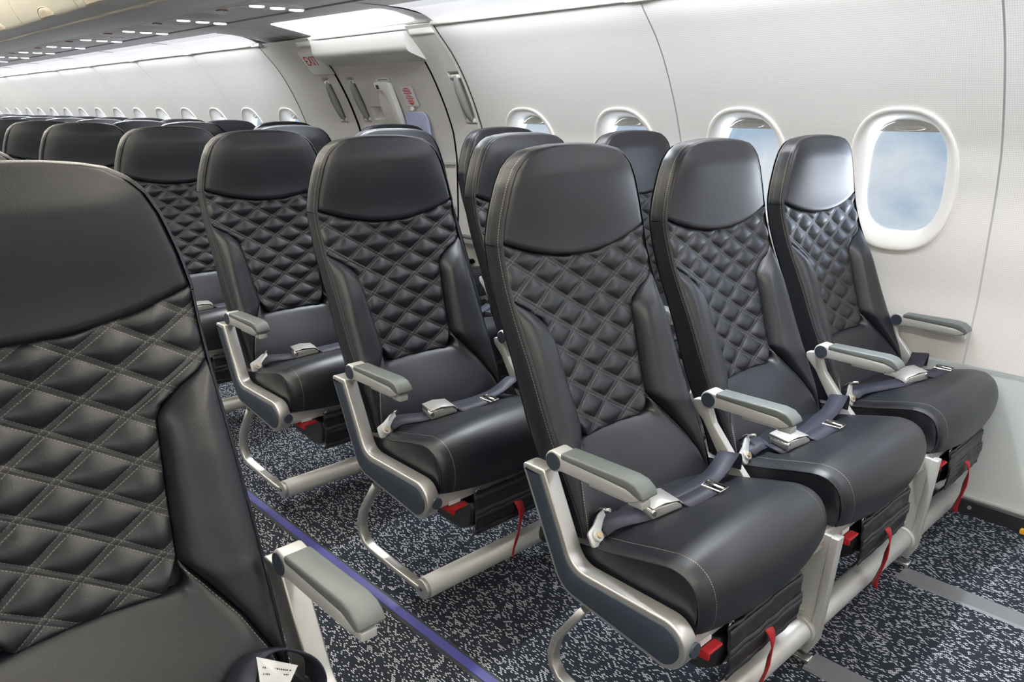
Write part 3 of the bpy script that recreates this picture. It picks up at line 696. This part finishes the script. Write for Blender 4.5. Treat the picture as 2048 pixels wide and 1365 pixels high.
def make_back(root):
    L = lambda p: (p[0], p[1], p[2] + ZS)
    # headrest
    def hz(s, t):
        z0 = zs_(s); tt = 1 - spw(1 - t, 1.6); z = z0 + (1.1320 - z0) * tt; return z
    def fh(u, v):
        s = 2 * u - 1; s = math.copysign(abs(s) ** .9, s); z = hz(s, v); a = s * (wd(z) - .0045)
        d = min(wd(z) - .0045 - abs(a) , (z - zs_(s)), (1.134 - z) * 1.0)
        puff = .014 * (1 - abs(s) ** 5) * sstep(0, .07, 1.14 - z) * sstep(-.10, .14, z - zs_(s)) + .0045 * edge(d, .0022)
        return L((a, ye(z) - puff + .003, z))
    m = MB(); skirt(m, 48, 48, fh, lambda u, v: (9, 9)); m.build('headrest', LEATHER, root, fix=False)
    # quilted centre panel
    def zqz(s, v): return zq_(s) + (zs_(s) - zq_(s)) * v
    def fq(u, v):
        s = 2 * u - 1; z = zqz(s, v); a = s * (HQ(z) - .001)
        d = min(HQ(z) - abs(a), z - zq_(s), zs_(s) - z); k = edge(d, .007)
        return L((a, base(a, z) + .006 - (quilt(a, z) + .003) * k, z))
    def uq(u, v):
        s = 2 * u - 1; z = zqz(s, v); return (s * (HQ(z) - .001), z)
    m = MB(); skirt(m, 150, 150, fq, uq); m.build('quilted_panel', QUILT, root, fix=False)
    # side bolsters
    for sd in (-1, 1):
        def inner(z): return HQ(z) if z > .585 else HL(z)
        def fb(u, v):
            # v from the bottom to the sloping shoulder
            ztop = .772 + (.843 - .772) * u ** .8; z = .335 + (ztop - .335) * v
            i0, w0 = inner(z) + .001, wd(z) - .003; i0 = min(i0, w0 - .004); a = i0 + (w0 - i0) * u
            if z > .772: # under the shoulder line the width follows the cut
                a = .139 + (w0 - .139) * u; a = max(a, i0)
            d = min((w0 - i0) * u, ztop - z); fall = spw(1 - u, 1.2)
            width = min(1, (w0 - i0) / .09)
            puff = .026 * width * (1 - spw(abs(2 * spw(u, .80) - 1), 3.2)) * (.25 + .75 * sstep(-.01, .035, ztop - z)) * sstep(.33, .5, z) 
            n_ = .0012 * noise.noise(Vector((a * 25, z * 18, sd)))
            return L((sd * a, base(a, z) + .006 - puff - .006 * edge(d, .006) + n_, z))
        m = MB(); skirt(m, 24, 60, fb, lambda u, v: (9, 9)); o = m.build('side_bolster', LEATHER, root, fix=False)
        if sd > 0: o.data.flip_normals() if False else None
    # lumbar panel under the quilt
    def fl_(u, v):
        s = 2 * u - 1; zt = zq_(s); z = .335 + (zt - .335) * v; a = s * HL(z); d = min(HL(z) - abs(a), zt - z)
        return L((a, base(a, z) + .007 - .009 * edge(d, .006) - .010 * math.sin(math.pi * v) * (1 - s * s), z))
    def ul(u, v):
        s = 2 * u - 1; z = .335 + (zq_(s) - .335) * v; return (z * 1.2, HL(z) - abs(s) * HL(z) - .006 if z < .58 else 9)
    m = MB(); skirt(m, 48, 40, fl_, ul); m.build('lumbar_panel', SEAMED, root, fix=False)
    # borders round the sides: one over the headrest, one down the sides
    thick = lambda z: float(np.interp(z, [.3, .55, .70, .95, 1.15], [.080, .070, .060, .050, .046]))
    def outline(za):
        zz = list(np.linspace(za, .95, 14 if za < .9 else 3)) + list(np.linspace(.96, 1.06, 9)) + list(np.linspace(1.07, 1.122, 12)) + [1.1255, 1.128, 1.130, 1.1315, 1.1325]
        Lf = [(-wd(z), z) for z in zz]; top = [(-.06 + .12 * k / 8, 1.1325 + .0012 * math.sin(math.pi * k / 8)) for k in range(1, 8)]
        return Lf + top + [(-a, z) for a, z in Lf[::-1]]
    def border(pts, name, upper):
        m = MB(); n = len(pts); NV = 10; s = [0]
        for k in range(1, n): s.append(s[-1] + math.dist(pts[k], pts[k - 1]))
        nrm = []
        for k in range(n):
            p, q = pts[max(0, k - 1)], pts[min(n - 1, k + 1)]; t = Vector((q[0] - p[0], q[1] - p[1])).normalized(); nrm.append((-t.y, t.x))
        def fn(u, v):
            k = int(round(u * (n - 1))); a, z = pts[k]; T = thick(z); w_ = v
            o = .0050 * spw(math.sin(math.pi * min(1, max(0, w_))), .5) - .001
            if v < .02: o -= .0025
            return L((a + nrm[k][0] * o, ye(z) - .001 + T * w_, z + nrm[k][1] * o))
        vals = [0, .05, .1, .16, .25, .4, .55, .7, .82, .9, .95, 1]
        def g(u, v): return fn(u, vals[int(round(v * 11))])
        def uv(u, v):
            k = int(round(u * (n - 1))); T = thick(pts[k][1]); w_ = vals[int(round(v * 11))] * T
            return (s[k], min(w_ - .009, 9) if w_ < T * .6 or not upper else w_ - (T - .0045))
        m.grid(n - 1, 11, g, uv); return m.build(name, SEAMED, root, fix=False)
    border([p for p in outline(.945)], 'headrest_border', True)
    for sd in (-1, 1):
        zz = np.linspace(.335, .9435, 30); border([(sd * wd(z), z) for z in (zz if sd < 0 else zz[::-1])], 'side_border', False)
    # back shell
    def fsb(u, v):
        s = 2 * u - 1; tt = 1 - spw(1 - v, 1.6); z = .335 + (1.1322 - .335) * tt; a = s * (wd(z) - .001)
        return L((a, ye(z) + thick(z) + .003 + .016 * (1 - abs(s) ** 4) * sstep(0, .05, 1.1345 - z), z))
    m = MB(); m.grid(16, 40, fsb, flip=True); m.build('back_shell', SHELL, root, fix=False)

# cushion profile (y, z) at the sides and its crown
CE = [(.075, .385), (.02, .388), (-.05, .398), (-.12, .412), (-.19, .430), (-.245, .442), (-.275, .440), (-.298, .427), (-.311, .406), (-.318, .378), (-.316, .350), (-.308, .330)]
CZ = np.array(CE); cl = [0]
for k in range(1, len(CE)): cl.append(cl[-1] + math.dist(CE[k], CE[k - 1]))
cl = np.array(cl) / cl[-1]
cyf, czf = smooth_tab(cl, CZ[:, 0], .035), smooth_tab(cl, CZ[:, 1], .035)
CW = lambda t: .2290 + .0045 * sstep(.1, .7, t)
def cush(a, t):
    w_ = CW(t); s = min(1, abs(a) / w_); y, z = cyf(t), czf(t); c = (1 - s ** 2.4)
    dy = cyf(min(1, t + .01)) - cyf(max(0, t - .01)); dz = czf(min(1, t + .01)) - czf(max(0, t - .01)); l = math.hypot(dy, dz); ny, nz_ = dz / l, -dy / l
    if nz_ < 0 and t < .5: ny, nz_ = -ny, -nz_
    h = .018 * c + .008 * sstep(.55, .9, t) * c - .004 * max(0, (s - .93) / .07) ** 2
    return (y + ny * h, z + nz_ * h)
def ztop(a, y):
    best = .40
    for t in np.linspace(0, .62, 40):
        p = cush(a, t)
        if abs(p[0] - y) < .012: best = max(best, p[1])
    return best
def make_cushion(root):
    m = MB()
    def fn(u, v):
        s = math.copysign(abs(2 * u - 1) ** .8, 2 * u - 1); a = s * CW(v); y, z = cush(a, v); return (a, y, z + ZS)
    def uv(u, v):
        s = math.copysign(abs(2 * u - 1) ** .8, 2 * u - 1); w_ = CW(v); return (v * .62, w_ - abs(s) * w_ - .034) if v > .10 else (9, 9)
    m.grid(60, 60, fn, uv); c = m.build('seat_cushion', SEAMED, root, fix=False)
    # side walls and underside
    bot = lambda y: .332 + .02 * sstep(-.3, .05, y)
    for sd in (-1, 1):
        m = MB()
        def fs(u, v):
            t = u; a = CW(t); y, z = cush(a, t); zb = min(bot(y), z - .002); zz = z - .002 + (zb - z) * v
            o = .0045 * math.sin(math.pi * v) - .001 * v + .0015 * noise.noise(Vector((y * 40, zz * 40, sd * 3)))
            return (sd * (a - .001 + o), y + (.004 if t > .8 else 0), zz + ZS)
        m.grid(40, 8, fs); m.build('cushion_side', LEATHER, c, fix=False)
        m = MB(); m.tube([(sd * (CW(t) - .0005), cush(CW(t), t)[0], cush(CW(t), t)[1] + ZS - .0015) for t in np.linspace(0, 1, 36)], .0022, 6); m.build('piping', LEATHER, c)
    m = MB()
    yy = np.linspace(-.310, .07, 10)
    m.grid(4, 9, lambda u, v: ((2 * u - 1) * .225, yy[int(round(v * 9))], (bot(yy[int(round(v * 9))]) if v > 0 else .335) - .006 * math.sin(math.pi * u) * (1 if 0 < v < 1 else 0) + ZS)); m.build('cushion_base', SHELL, c, fix=False)
    return c

def make_arm(root, xc, post):
    """armrest with pad and round pivot caps; the inner ones stand on a post"""
    W2 = .0205; zh = .567 if post == 0 else .557
    arc = [(.0 + .0215 * math.cos(t), zh + ZS + .0215 * math.sin(t)) for t in [math.pi * (.45 - k / 14 * 1.15) for k in range(15)]]
    pts = arc + [(-.020, zh + ZS - .0155), (-.184, zh + ZS - .016), (-.202, zh + ZS - .008), (-.204, zh + ZS + .004), (-.03, zh + ZS + .016)]
    m = MB(); m.prism(pts, xc - W2, xc + W2); arm = m.build('armrest', PAINT, root, bevel=.003)
    tip = [(-.018, zh + ZS + .0225), (-.018, zh + ZS + .010), (-.172, zh + ZS + .006), (-.189, zh + ZS + .000), (-.203, zh + ZS - .006), (-.213, zh + ZS - .002), (-.207, zh + ZS + .010), (-.193, zh + ZS + .0205), (-.172, zh + ZS + .0245)]
    m = MB(); m.prism(tip, xc - W2 - .0012, xc + W2 + .0012); m.build('armrest_pad', PAD, arm, bevel=.004, seg=3)
    m = MB(); m.box(xc - .012, xc + .012, -.204, -.172, zh + ZS - .026, zh + ZS - .012); m.build('tip_catch', PAINT, arm, bevel=.002)
    for sd in (-1, 1):
        m = MB(); m.disc((xc + sd * (W2 + .0005), 0, zh + ZS), .0175, .003, 'x', 28); m.build('pivot_cap', INLAY, arm)
    m = MB(); m.box(xc - W2 + .004, xc + W2 - .004, -.175, -.085, zh + ZS - .022, zh + ZS - .014); m.build('recline_rail', PAINT, arm, bevel=.003)
    if post:
        pp = [(.012, zh + ZS - .005), (.050, zh + ZS - .012), (.046, zh + ZS - .030), (.016, zh + ZS - .060), (-.050, .395 + ZS), (-.085, .365 + ZS), (-.085, .33 + ZS), (-.11, .33 + ZS), (-.112, .385 + ZS), (-.078, .42 + ZS), (-.012, zh + ZS - .06)]
        m = MB(); m.prism(rounded(pp, .010, 4), xc - .010, xc + .010); m.build('armrest_post', PAINT, root, bevel=.0025)
    return arm

def make_buckle(parent, c, rz=0.0, tilt=0.0, flip=False):
    m = MB(); m.prism([(-.030, 0), (.034, 0), (.034, .006), (.022, .0135), (-.024, .0165), (-.032, .012)], -.025, .025, axis='y')
    b = m.build('buckle', BUCKLE, parent, bevel=.0025)
    m = MB(); m.prism([(.036, .008), (.026, .0160), (-.004, .0205), (-.030, .0185), (-.030, .0165), (-.004, .0185), (.026, .0140), (.034, .0065)], -.0265, .0265, axis='y'); m.build('buckle_flap', BUCKLE, b, bevel=.001)
    m = MB(); m.tube([(-.027, -.0275, .010), (-.027, .0275, .010)], .0045, 12); m.build('hinge_pin', STEEL, b)
    m = MB(); m.box(.0335, .0350, -.020, .020, .0015, .0065); m.build('tongue_slot', INLAY, b); b.scale = (1.18, 1.12, 1.45)
    b.location = c; b.rotation_euler = (R(180) if flip else 0, tilt, rz); return b

def make_anchor(parent, c, rz=0.0):
    m = MB(); m.prism(rounded([(-.030, -.022), (.006, -.022), (.030, -.004), (.034, .022), (.018, .020), (-.004, .010), (-.026, .004)], .008), -.0022, .0022, axis='y')
    a = m.build('belt_anchor', BUCKLE, parent, bevel=.0007)
    m = MB(); m.disc((-.010, -.004, -.007), .010, .006, 'y', 16); m.build('anchor_washer', PAINT, a)
    m = MB(); m.disc((-.010, -.008, -.007), .0055, .006, 'y', 12); m.build('anchor_bolt', BRASS, a)
    m = MB(); m.tube([(.024, -.022, .018), (.030, 0, .024), (.024, .024, .018)], .003, 8); m.build('belt_hook', STEEL, a)
    a.location = c; a.rotation_euler = (R(-35), 0, rz); a.scale = (1.2, 1.2, 1.2); return a

def surf(a, y, lift=.004): return (a, y, ztop(min(abs(a), .225), y) + ZS + lift)
def make_belt(root, variant=0):
    bx, by = [(-.066, -.098), (-.115, -.120), (-.010, -.145)][variant]
    A = [(-.198, -.058), (-.175, -.066), (-.14, -.076), (bx - .05, by + .012), (bx - .015, by)]
    m = MB(); lifts = [.012, .017, .011, .006, .006]
    P = [surf(a, y, l) for (a, y), l in zip(A, lifts)]
    m.ribbon([Vector(p) for p in P], [(0.18, 1, .25 - .05 * k) for k in range(5)], .0235, .0022)
    # long tail up over the gap to the next seat
    B = [(bx + .015, by, .006), (bx + .05, by + .002, .006), (bx + .09, by - .004, .008), (.085, -.105, .012), (.14, -.100, .022), (.19, -.090, .040), (.222, -.082, .052), (.242, -.078, .040), (.250, -.074, .008)]
    P = [Vector(surf(a, y, l)) for a, y, l in B]
    m.ribbon(P, [(-.12, 1, 0)] * 4 + [(-.25, 1, -.10), (-.3, 1, -.12), (-.3, 1, -.1), (-.2, 1, 0), (-.1, 1, 0)], .0235, .0012)
    # doubled end under the long strap, with the adjuster
    ad_ = [(bx + .04, by - .030, .004), (bx + .09, by - .036, .005), (bx + .125, by - .040, .007)]
    m.ribbon([Vector(surf(a, y, l)) for a, y, l in ad_], [(-.1, 1, .1)] * 3, .020, .0012)
    belt = m.build('seat_belt', BELT, root, fix=False)
    c = surf(bx, by, .004); make_buckle(belt, c, R(-14) if variant < 2 else R(150), R(-6) if variant < 2 else R(10), False)
    make_anchor(belt, (-.208, -.060, .408 + ZS + .014), R(8))
    c = Vector(surf(bx + .14, by - .041, .010)); m = MB()
    m.tube([c + Vector(p) for p in ((-.013, -.024, 0), (.013, -.024, .002), (.013, .022, .003), (-.013, .022, 0), (-.013, -.024, 0))], .0022, 8); m.tube([c + Vector((0, -.022, .002)), c + Vector((0, .022, .003))], .0035, 8)
    m.build('belt_adjuster', STEEL, belt)
    return belt

def base_seat():
    r_ = empty('airliner_seat', (0, 0, 0)); make_back(r_); make_cushion(r_); return r_
proto = base_seat()
PITCH_Y, Y0 = .7047, .927
CX = {'aisle': (1.2585, 1.0), 'middle': (1.806, 1.025), 'window': (2.378, 1.05)}
ARMX = {'aisle': 1.006, 'middle': 1.528, 'window': 2.092, 'wall': 2.616}
N_ROWS = 14
ROW_Y = [.927, 1.638, 2.354, 3.175] + [4.318 + .79 * k for k in range(14)]
def row_y(i): return ROW_Y[i]
def variant_of(kind, belt):
    r_ = copy_tree(proto); cx, sx_ = CX[kind]; r_.scale = (sx_, 1, 1)
    make_arm(r_, (ARMX[kind] - cx) / sx_, 0 if kind == 'aisle' else 1)
    if kind == 'window': make_arm(r_, (ARMX['wall'] - cx) / sx_, 1)
    if belt is not None: make_belt(r_, belt)
    return r_
V = {'aisle': variant_of('aisle', 0), 'middle': variant_of('middle', 1), 'window': variant_of('window', 2)}
used = set()
def seat_label(i, kind, side='right'):
    rowname = ['front row', 'second row', 'third row', 'fourth row'][i] if i < 4 else ORD[i] + ' row from the front'
    where = {'aisle': 'on the aisle', 'middle': 'in the middle of its row', 'window': 'by the window'}[kind]
    if side == 'left': return ['black quilted leather seat at the left edge of the photo, across the aisle', 'black seat of which only the headrest corner shows behind the left edge seat'][i]
    if i == 0: return {'aisle': 'black quilted leather aisle seat of the front row, with grey armrest and slate side panel', 'middle': 'black quilted leather middle seat of the front row', 'window': 'black quilted leather seat beside the large window in the front row'}[kind]
    return 'black quilted leather seat %s, %s' % (where, rowname)
for i in range(N_ROWS):
    for kind in ('aisle', 'middle', 'window'):
        if kind == 'aisle' and i > 7 or kind == 'middle' and i > 10: continue
        if kind not in used: o = V[kind]; used.add(kind)
        else: o = copy_tree(V[kind], skip=() if i < 5 else ('seat_belt',))
        cx, _ = CX[kind]; o.location = (cx, row_y(i), FLOOR)
        tag(o, seat_label(i, kind), 'airplane seat', 'window side seats')
for i in range(2):
    o = copy_tree(V['aisle'], skip=('seat_belt',)); o.scale = (-1, 1, 1); o.location = (2 * XC - CX['aisle'][0] + .003, row_y(i) + .03, FLOOR)
    tag(o, seat_label(i, 'aisle', 'left'), 'airplane seat', 'seats across the aisle'); 
    if i == 0: LEFT = o
bpy.data.objects.remove(proto.children[0]) if False else None
for o in [proto] + list(proto.children_recursive): bpy.data.objects.remove(o)

# belt loop with its label on the seat across the aisle (that seat is mirrored, so x runs from the aisle inwards)
m = MB(); K = [(-.236, -.075, .395), (-.238, -.075, .425), (-.222, -.068, .452), (-.190, -.052, .466), (-.160, -.045, .462), (-.135, -.055, .440), (-.120, -.085, .428), (-.105, -.15, .442)]
m.ribbon([Vector((a, b, c + ZS + .006)) for a, b, c in K], [(0, 1, .1), (.1, 1, .1), (.3, 1, -.1), (.45, 1, -.35), (.6, 1, -.5), (.75, .8, -.45), (.95, .5, -.2), (1, .2, 0)], .026, .0014)
lb = m.build('seat_belt', BELT, LEFT)
m = MB(); m.add([(-.152, -.085, .443 + ZS), (-.186, -.098, .443 + ZS), (-.206, -.088, .458 + ZS), (-.158, -.066, .485 + ZS)], [(0, 1, 2, 3)], smooth=False); m.v += [(a, b + .0006, c) for a, b, c in m.v[:4]]; m.f += [[7, 6, 5, 4]]; m.sm += [False]
lt = m.build('belt_label', PAPER, lb)
A_, B_, C_, D_ = [Vector(p) for p in m.v[:4]]; random.seed(4); m = MB()
for row in (.25, .45):
    t = .12
    while t < .85:
        w_ = random.uniform(.02, .05); q = lambda a, b: (D_.lerp(A_, b)).lerp(C_.lerp(B_, b), a) + Vector((0, -.0008, .0004))
        m.add([q(t, row), q(t + w_, row), q(t + w_, row + .06), q(t, row + .06)], [(0, 1, 2, 3)], smooth=False); t += w_ + random.choice((.015, .015, .04))
m.build('print_line', DARKTEXT, lt, fix=False)
m = MB(); m.tube([(-.236, -.10, .40 + ZS), (-.240, -.075, .412 + ZS), (-.236, -.05, .40 + ZS)], .003, 8); m.build('belt_hook', STEEL, lb)

# ------------------------------------------------------------------ the frame under each row
LARC = [(-.272 + .048 * math.cos(t), .3185 + .048 * math.sin(t)) for t in [R(92 + 176 * k / 16) for k in range(17)]]
LOUT = rounded([(.083, .543), (.020, .543), (-.062, .368)] + LARC + [(-.030, .307)], [.012, .010, .050] + [0] * 17 + [.075], 8)
def make_frame():
    r_ = empty('seat_row_frame', (0, 0, 0)); S = lambda pts: [(a, b + ZS) for a, b in pts]
    m = MB(); m.prism(S(LOUT), .980, 1.017); sp_ = m.build('side_panel', SILVER, r_, bevel=.004, seg=3)
    m = MB(); m.prism(S(inset(LOUT, .0120)), .9765, .985); m.build('panel_inlay', INLAY, sp_, bevel=.003)
    m = MB(); m.disc((1.006, -.318, .318 + ZS), .014, .012, 'y', 24); m.build('end_button', INLAY, sp_)
    m = MB(); path = [(-.085, .285), (-.050, .235), (-.012, .180), (.000, .140), (-.004, .112), (-.022, .090), (-.05, .082), (-.16, .074), (-.262, .069)]
    m.tube([(.998, a, b + ZS) for a, b in path], .01, 16, flat=(.013, .0075)); m.build('floor_loop', SILVER, r_)
    m = MB(); m.tube([(1.000, -.272, .070 + ZS), (2.520, -.272, .070 + ZS)], .0275, 32); t_ = m.build('baggage_bar', PAINT, r_)
    m = MB(); m.disc((.9985, -.272, .070 + ZS), .0265, .020, 'x', 32); ec = m.build('bar_cap', SILVER, t_, bevel=.002)
    m = MB(); m.disc((.988, -.272, .070 + ZS), .005, .003, 'x', 6); m.build('cap_screw', INLAY, ec)
    for lx in (1.545, 2.125):
        web = rounded([(-.318, .320), (-.300, .052), (-.288, .018), (-.262, .004), (-.225, .012), (-.195, .055), (-.190, .13), (-.12, .320)], [0, .01, .02, .02, .03, .04, .08, 0], 5)
        m = MB(); m.prism(S(web), lx - .008, lx + .004); lg = m.build('leg', PAINT, r_, bevel=.002)
        m = MB(); fr = [(-.329, .320), (-.309, .050), (-.292, .012), (-.280, .014), (-.290, .052), (-.311, .320)]; m.prism(S(fr), lx - .012, lx + .017); m.build('front_flange', PAINT, lg, bevel=.002)
        m = MB(); m.prism(S([(-.275, .115), (-.20, .105), (-.20, .112), (-.275, .123)]), lx - .013, lx); m.build('rib', PAINT, lg, bevel=.002)
        m = MB(); m.tube([(lx - .022, -.272, .07 + ZS), (lx + .010, -.272, .07 + ZS)], .0345, 28); m.build('bar_clamp', PAINT, lg, bevel=.003)
        m = MB(); m.box(lx - .016, lx + .012, -.300, -.215, FLOOR - FLOOR, .020); m.build('foot_fitting', STEEL, lg, bevel=.004)
        m = MB(); m.disc((lx - .016, -.292, .30 + ZS), .006, .008, 'x', 10); m.disc((lx + .018, -.306, .075 + ZS), .006, .006, 'x', 10); m.build('bolt', BRASS, lg)
        m = MB(); m.tube([(lx, -.18, .16 + ZS), (lx, .14, .025 + ZS)], .01, 12, flat=(.010, .014)); m.build('rear_strut', PAINT, r_)
        m = MB(); m.box(lx - .016, lx + .016, .10, .17, 0, .030); m.build('foot_fitting', STEEL, r_, bevel=.004)
    m = MB(); m.box(1.02, 2.60, -.296, -.262, .284 + ZS, .322 + ZS); m.build('front_beam', PAINT, r_, bevel=.004)
    m = MB(); m.tube([(1.02, -.03, .305 + ZS), (2.60, -.03, .305 + ZS)], .020, 20); m.build('rear_beam', PAINT, r_)
    for k, x0 in enumerate((1.035, 1.585, 2.15)):
        m = MB(); m.box(x0, x0 + .44, -.262, -.03, .314 + ZS, .324 + ZS); m.build('seat_pan', PAINT, r_, bevel=.002)
    return r_
f0 = make_frame()
for i in range(N_ROWS):
    if i > 10: continue
    o = f0 if i == 0 else copy_tree(f0); o.location = (0, row_y(i), FLOOR)
    lab = ['silver seat frame with slate side panel and legs, under the front row', 'silver seat frame with slate side panel and round bar, under the second row', 'silver seat frame with slate side panel and round bar, under the third row'][i] if i < 3 else 'silver metal seat frame under the %s row from the front' % ORD[i]
    tag(o, lab, 'seat frame', 'metal frames under the window side rows')
for i in range(2):
    o = copy_tree(f0); o.scale = (-1, 1, 1); o.location = (2 * XC + .003, row_y(i) + .03, FLOOR)
    tag(o, ['silver seat frame with upright arm under the seat at the left edge', 'silver seat frame behind the left edge seat, hidden by it'][i], 'seat frame', 'metal frames across the aisle')

# ------------------------------------------------------------------ life vest pouches under the seats
BINDING = mat('dark_grey_binding', (0.030, 0.030, 0.036), 0.6, bump=0.4, bscale=500)
def make_pouch():
    r_ = empty('life_vest_pouch', (0, 0, 0)); m = MB(); hx = .136
    sec = rounded([(-.300, .268), (-.312, .250), (-.300, .192), (-.262, .172), (-.12, .186), (-.09, .268)], [.01, .015, .03, .03, .04, .02], 6); n = len(sec)
    def fn(u, v):
        k = int(round(u * n)) % n; s = 2 * v - 1; cy, cz = -.20, .24
        sh = 1 - .10 * abs(s) ** 6; y, z = sec[k]; w_ = .006 * noise.noise(Vector((s * 5, y * 22, z * 22)))
        return (s * hx, cy + (y - cy) * sh + w_, cz + (z - cz) * sh + w_ + ZS)
    m.grid(n, 24, fn, closed=True); v0 = len(m.v)
    m.f += [list(range(n))[::-1], [24 * n + i for i in range(n)]]; m.sm += [False, False]
    b = m.build('bag', NYLON, r_)
    def fp(u, v):
        x = (2 * u - 1) * .136; z = .298 - .122 * v; y = -.314 - .006 * math.sin(math.pi * v) + .0035 * noise.noise(Vector((u * 9, v * 5, 0))) + .010 * max(0, v - .8) / .2
        return (x, y, z + ZS)
    m = MB(); m.grid(28, 20, fp); o = m.build('front_panel', NYLON, r_); so = o.modifiers.new('thickness', 'SOLIDIFY'); so.thickness = .004; so.offset = 0
    for v_, nm in ((.10, 'top_binding'), (.42, 'flap_binding'), (.52, 'flap_binding'), (.86, 'lower_binding')):
        pts = [Vector(fp(k / 10, v_)) + Vector((0, -.003, 0)) for k in range(11)]
        m = MB(); m.ribbon(pts, [(0, .04, 1)] * 11, .0068, .0012); m.build(nm, BINDING, r_)
    m = MB(); m.ribbon([Vector(p) + Vector((0, 0, ZS)) for p in ((.004, -.318, .236), (.006, -.330, .222), (.010, -.333, .195), (.006, -.330, .16), (.000, -.326, .125), (-.004, -.320, .095), (-.006, -.318, .072))], [(1, 0, 0), (1, .1, 0), (.95, .3, 0), (.8, .6, 0), (.9, .4, 0), (.8, .5, 0), (.5, .8, 0)], .0125, .0012); m.build('pull_strap', RED, r_)
    for s in (-1, 1):
        m = MB(); ring = [(s * .122 + .007 * math.cos(t), -.312, .297 + .009 * math.sin(t) + ZS) for t in [2 * math.pi * k / 12 for k in range(13)]]; m.tube(ring, .0018, 6); m.build('snap_ring', STEEL, r_)
    m = MB(); m.box(-.205, -.160, -.320, -.300, .277 + ZS, .283 + ZS); tb = m.build('red_tab', RED, r_, bevel=.002)
    m = MB(); m.box(-.205, -.198, -.318, -.25, .266 + ZS, .281 + ZS); m.build('tab_arm', RED, tb, bevel=.001)
    m = MB(); m.box(-.203, -.168, -.300, -.297, .284 + ZS, .294 + ZS); m.build('tab_label', PAPER, tb)
    return r_
v0_ = make_pouch(); first = True
for i in range(4):
    for kind, px in (('aisle', 1.262), ('middle', 1.825), ('window', 2.385)):
        o = v0_ if first else copy_tree(v0_); first = False; o.location = (px, row_y(i), FLOOR)
        tag(o, 'black life vest pouch with red pull strap under the %s seat of the %s row' % (kind, ['front', 'second', 'third', 'fourth'][i]), 'life vest pouch', 'life vest pouches under the seats')

# ------------------------------------------------------------------ floor details
m = MB(); m.box(.948, .990, Y_NEAR, Y_FAR, FLOOR, FLOOR + .0012); o = m.build('trim_80', mat('dark_strip_bed', (.02, .02, .025), .6)); tag(o, kind='structure')
m = MB(); m.box(.957, .981, Y_NEAR, Y_FAR, FLOOR + .0012, FLOOR + .0030); o = m.build('floor_path_strip', AISLEBLUE); tag(o, 'blue guide strip running along the carpet beside the aisle seats', 'floor strip')
for x0, lab in ((1.525, 'grey floor track cover in front of the first leg, at the bottom edge'), (2.055, 'grey floor track cover running out from the second leg')):
    m = MB(); m.prism([(x0 - .006, FLOOR), (x0, FLOOR + .005), (x0 + .062, FLOOR + .005), (x0 + .068, FLOOR)], Y_NEAR, .635, axis='y'); tag(m.build('track_cover', TRACK), lab, 'track cover', 'seat track covers')
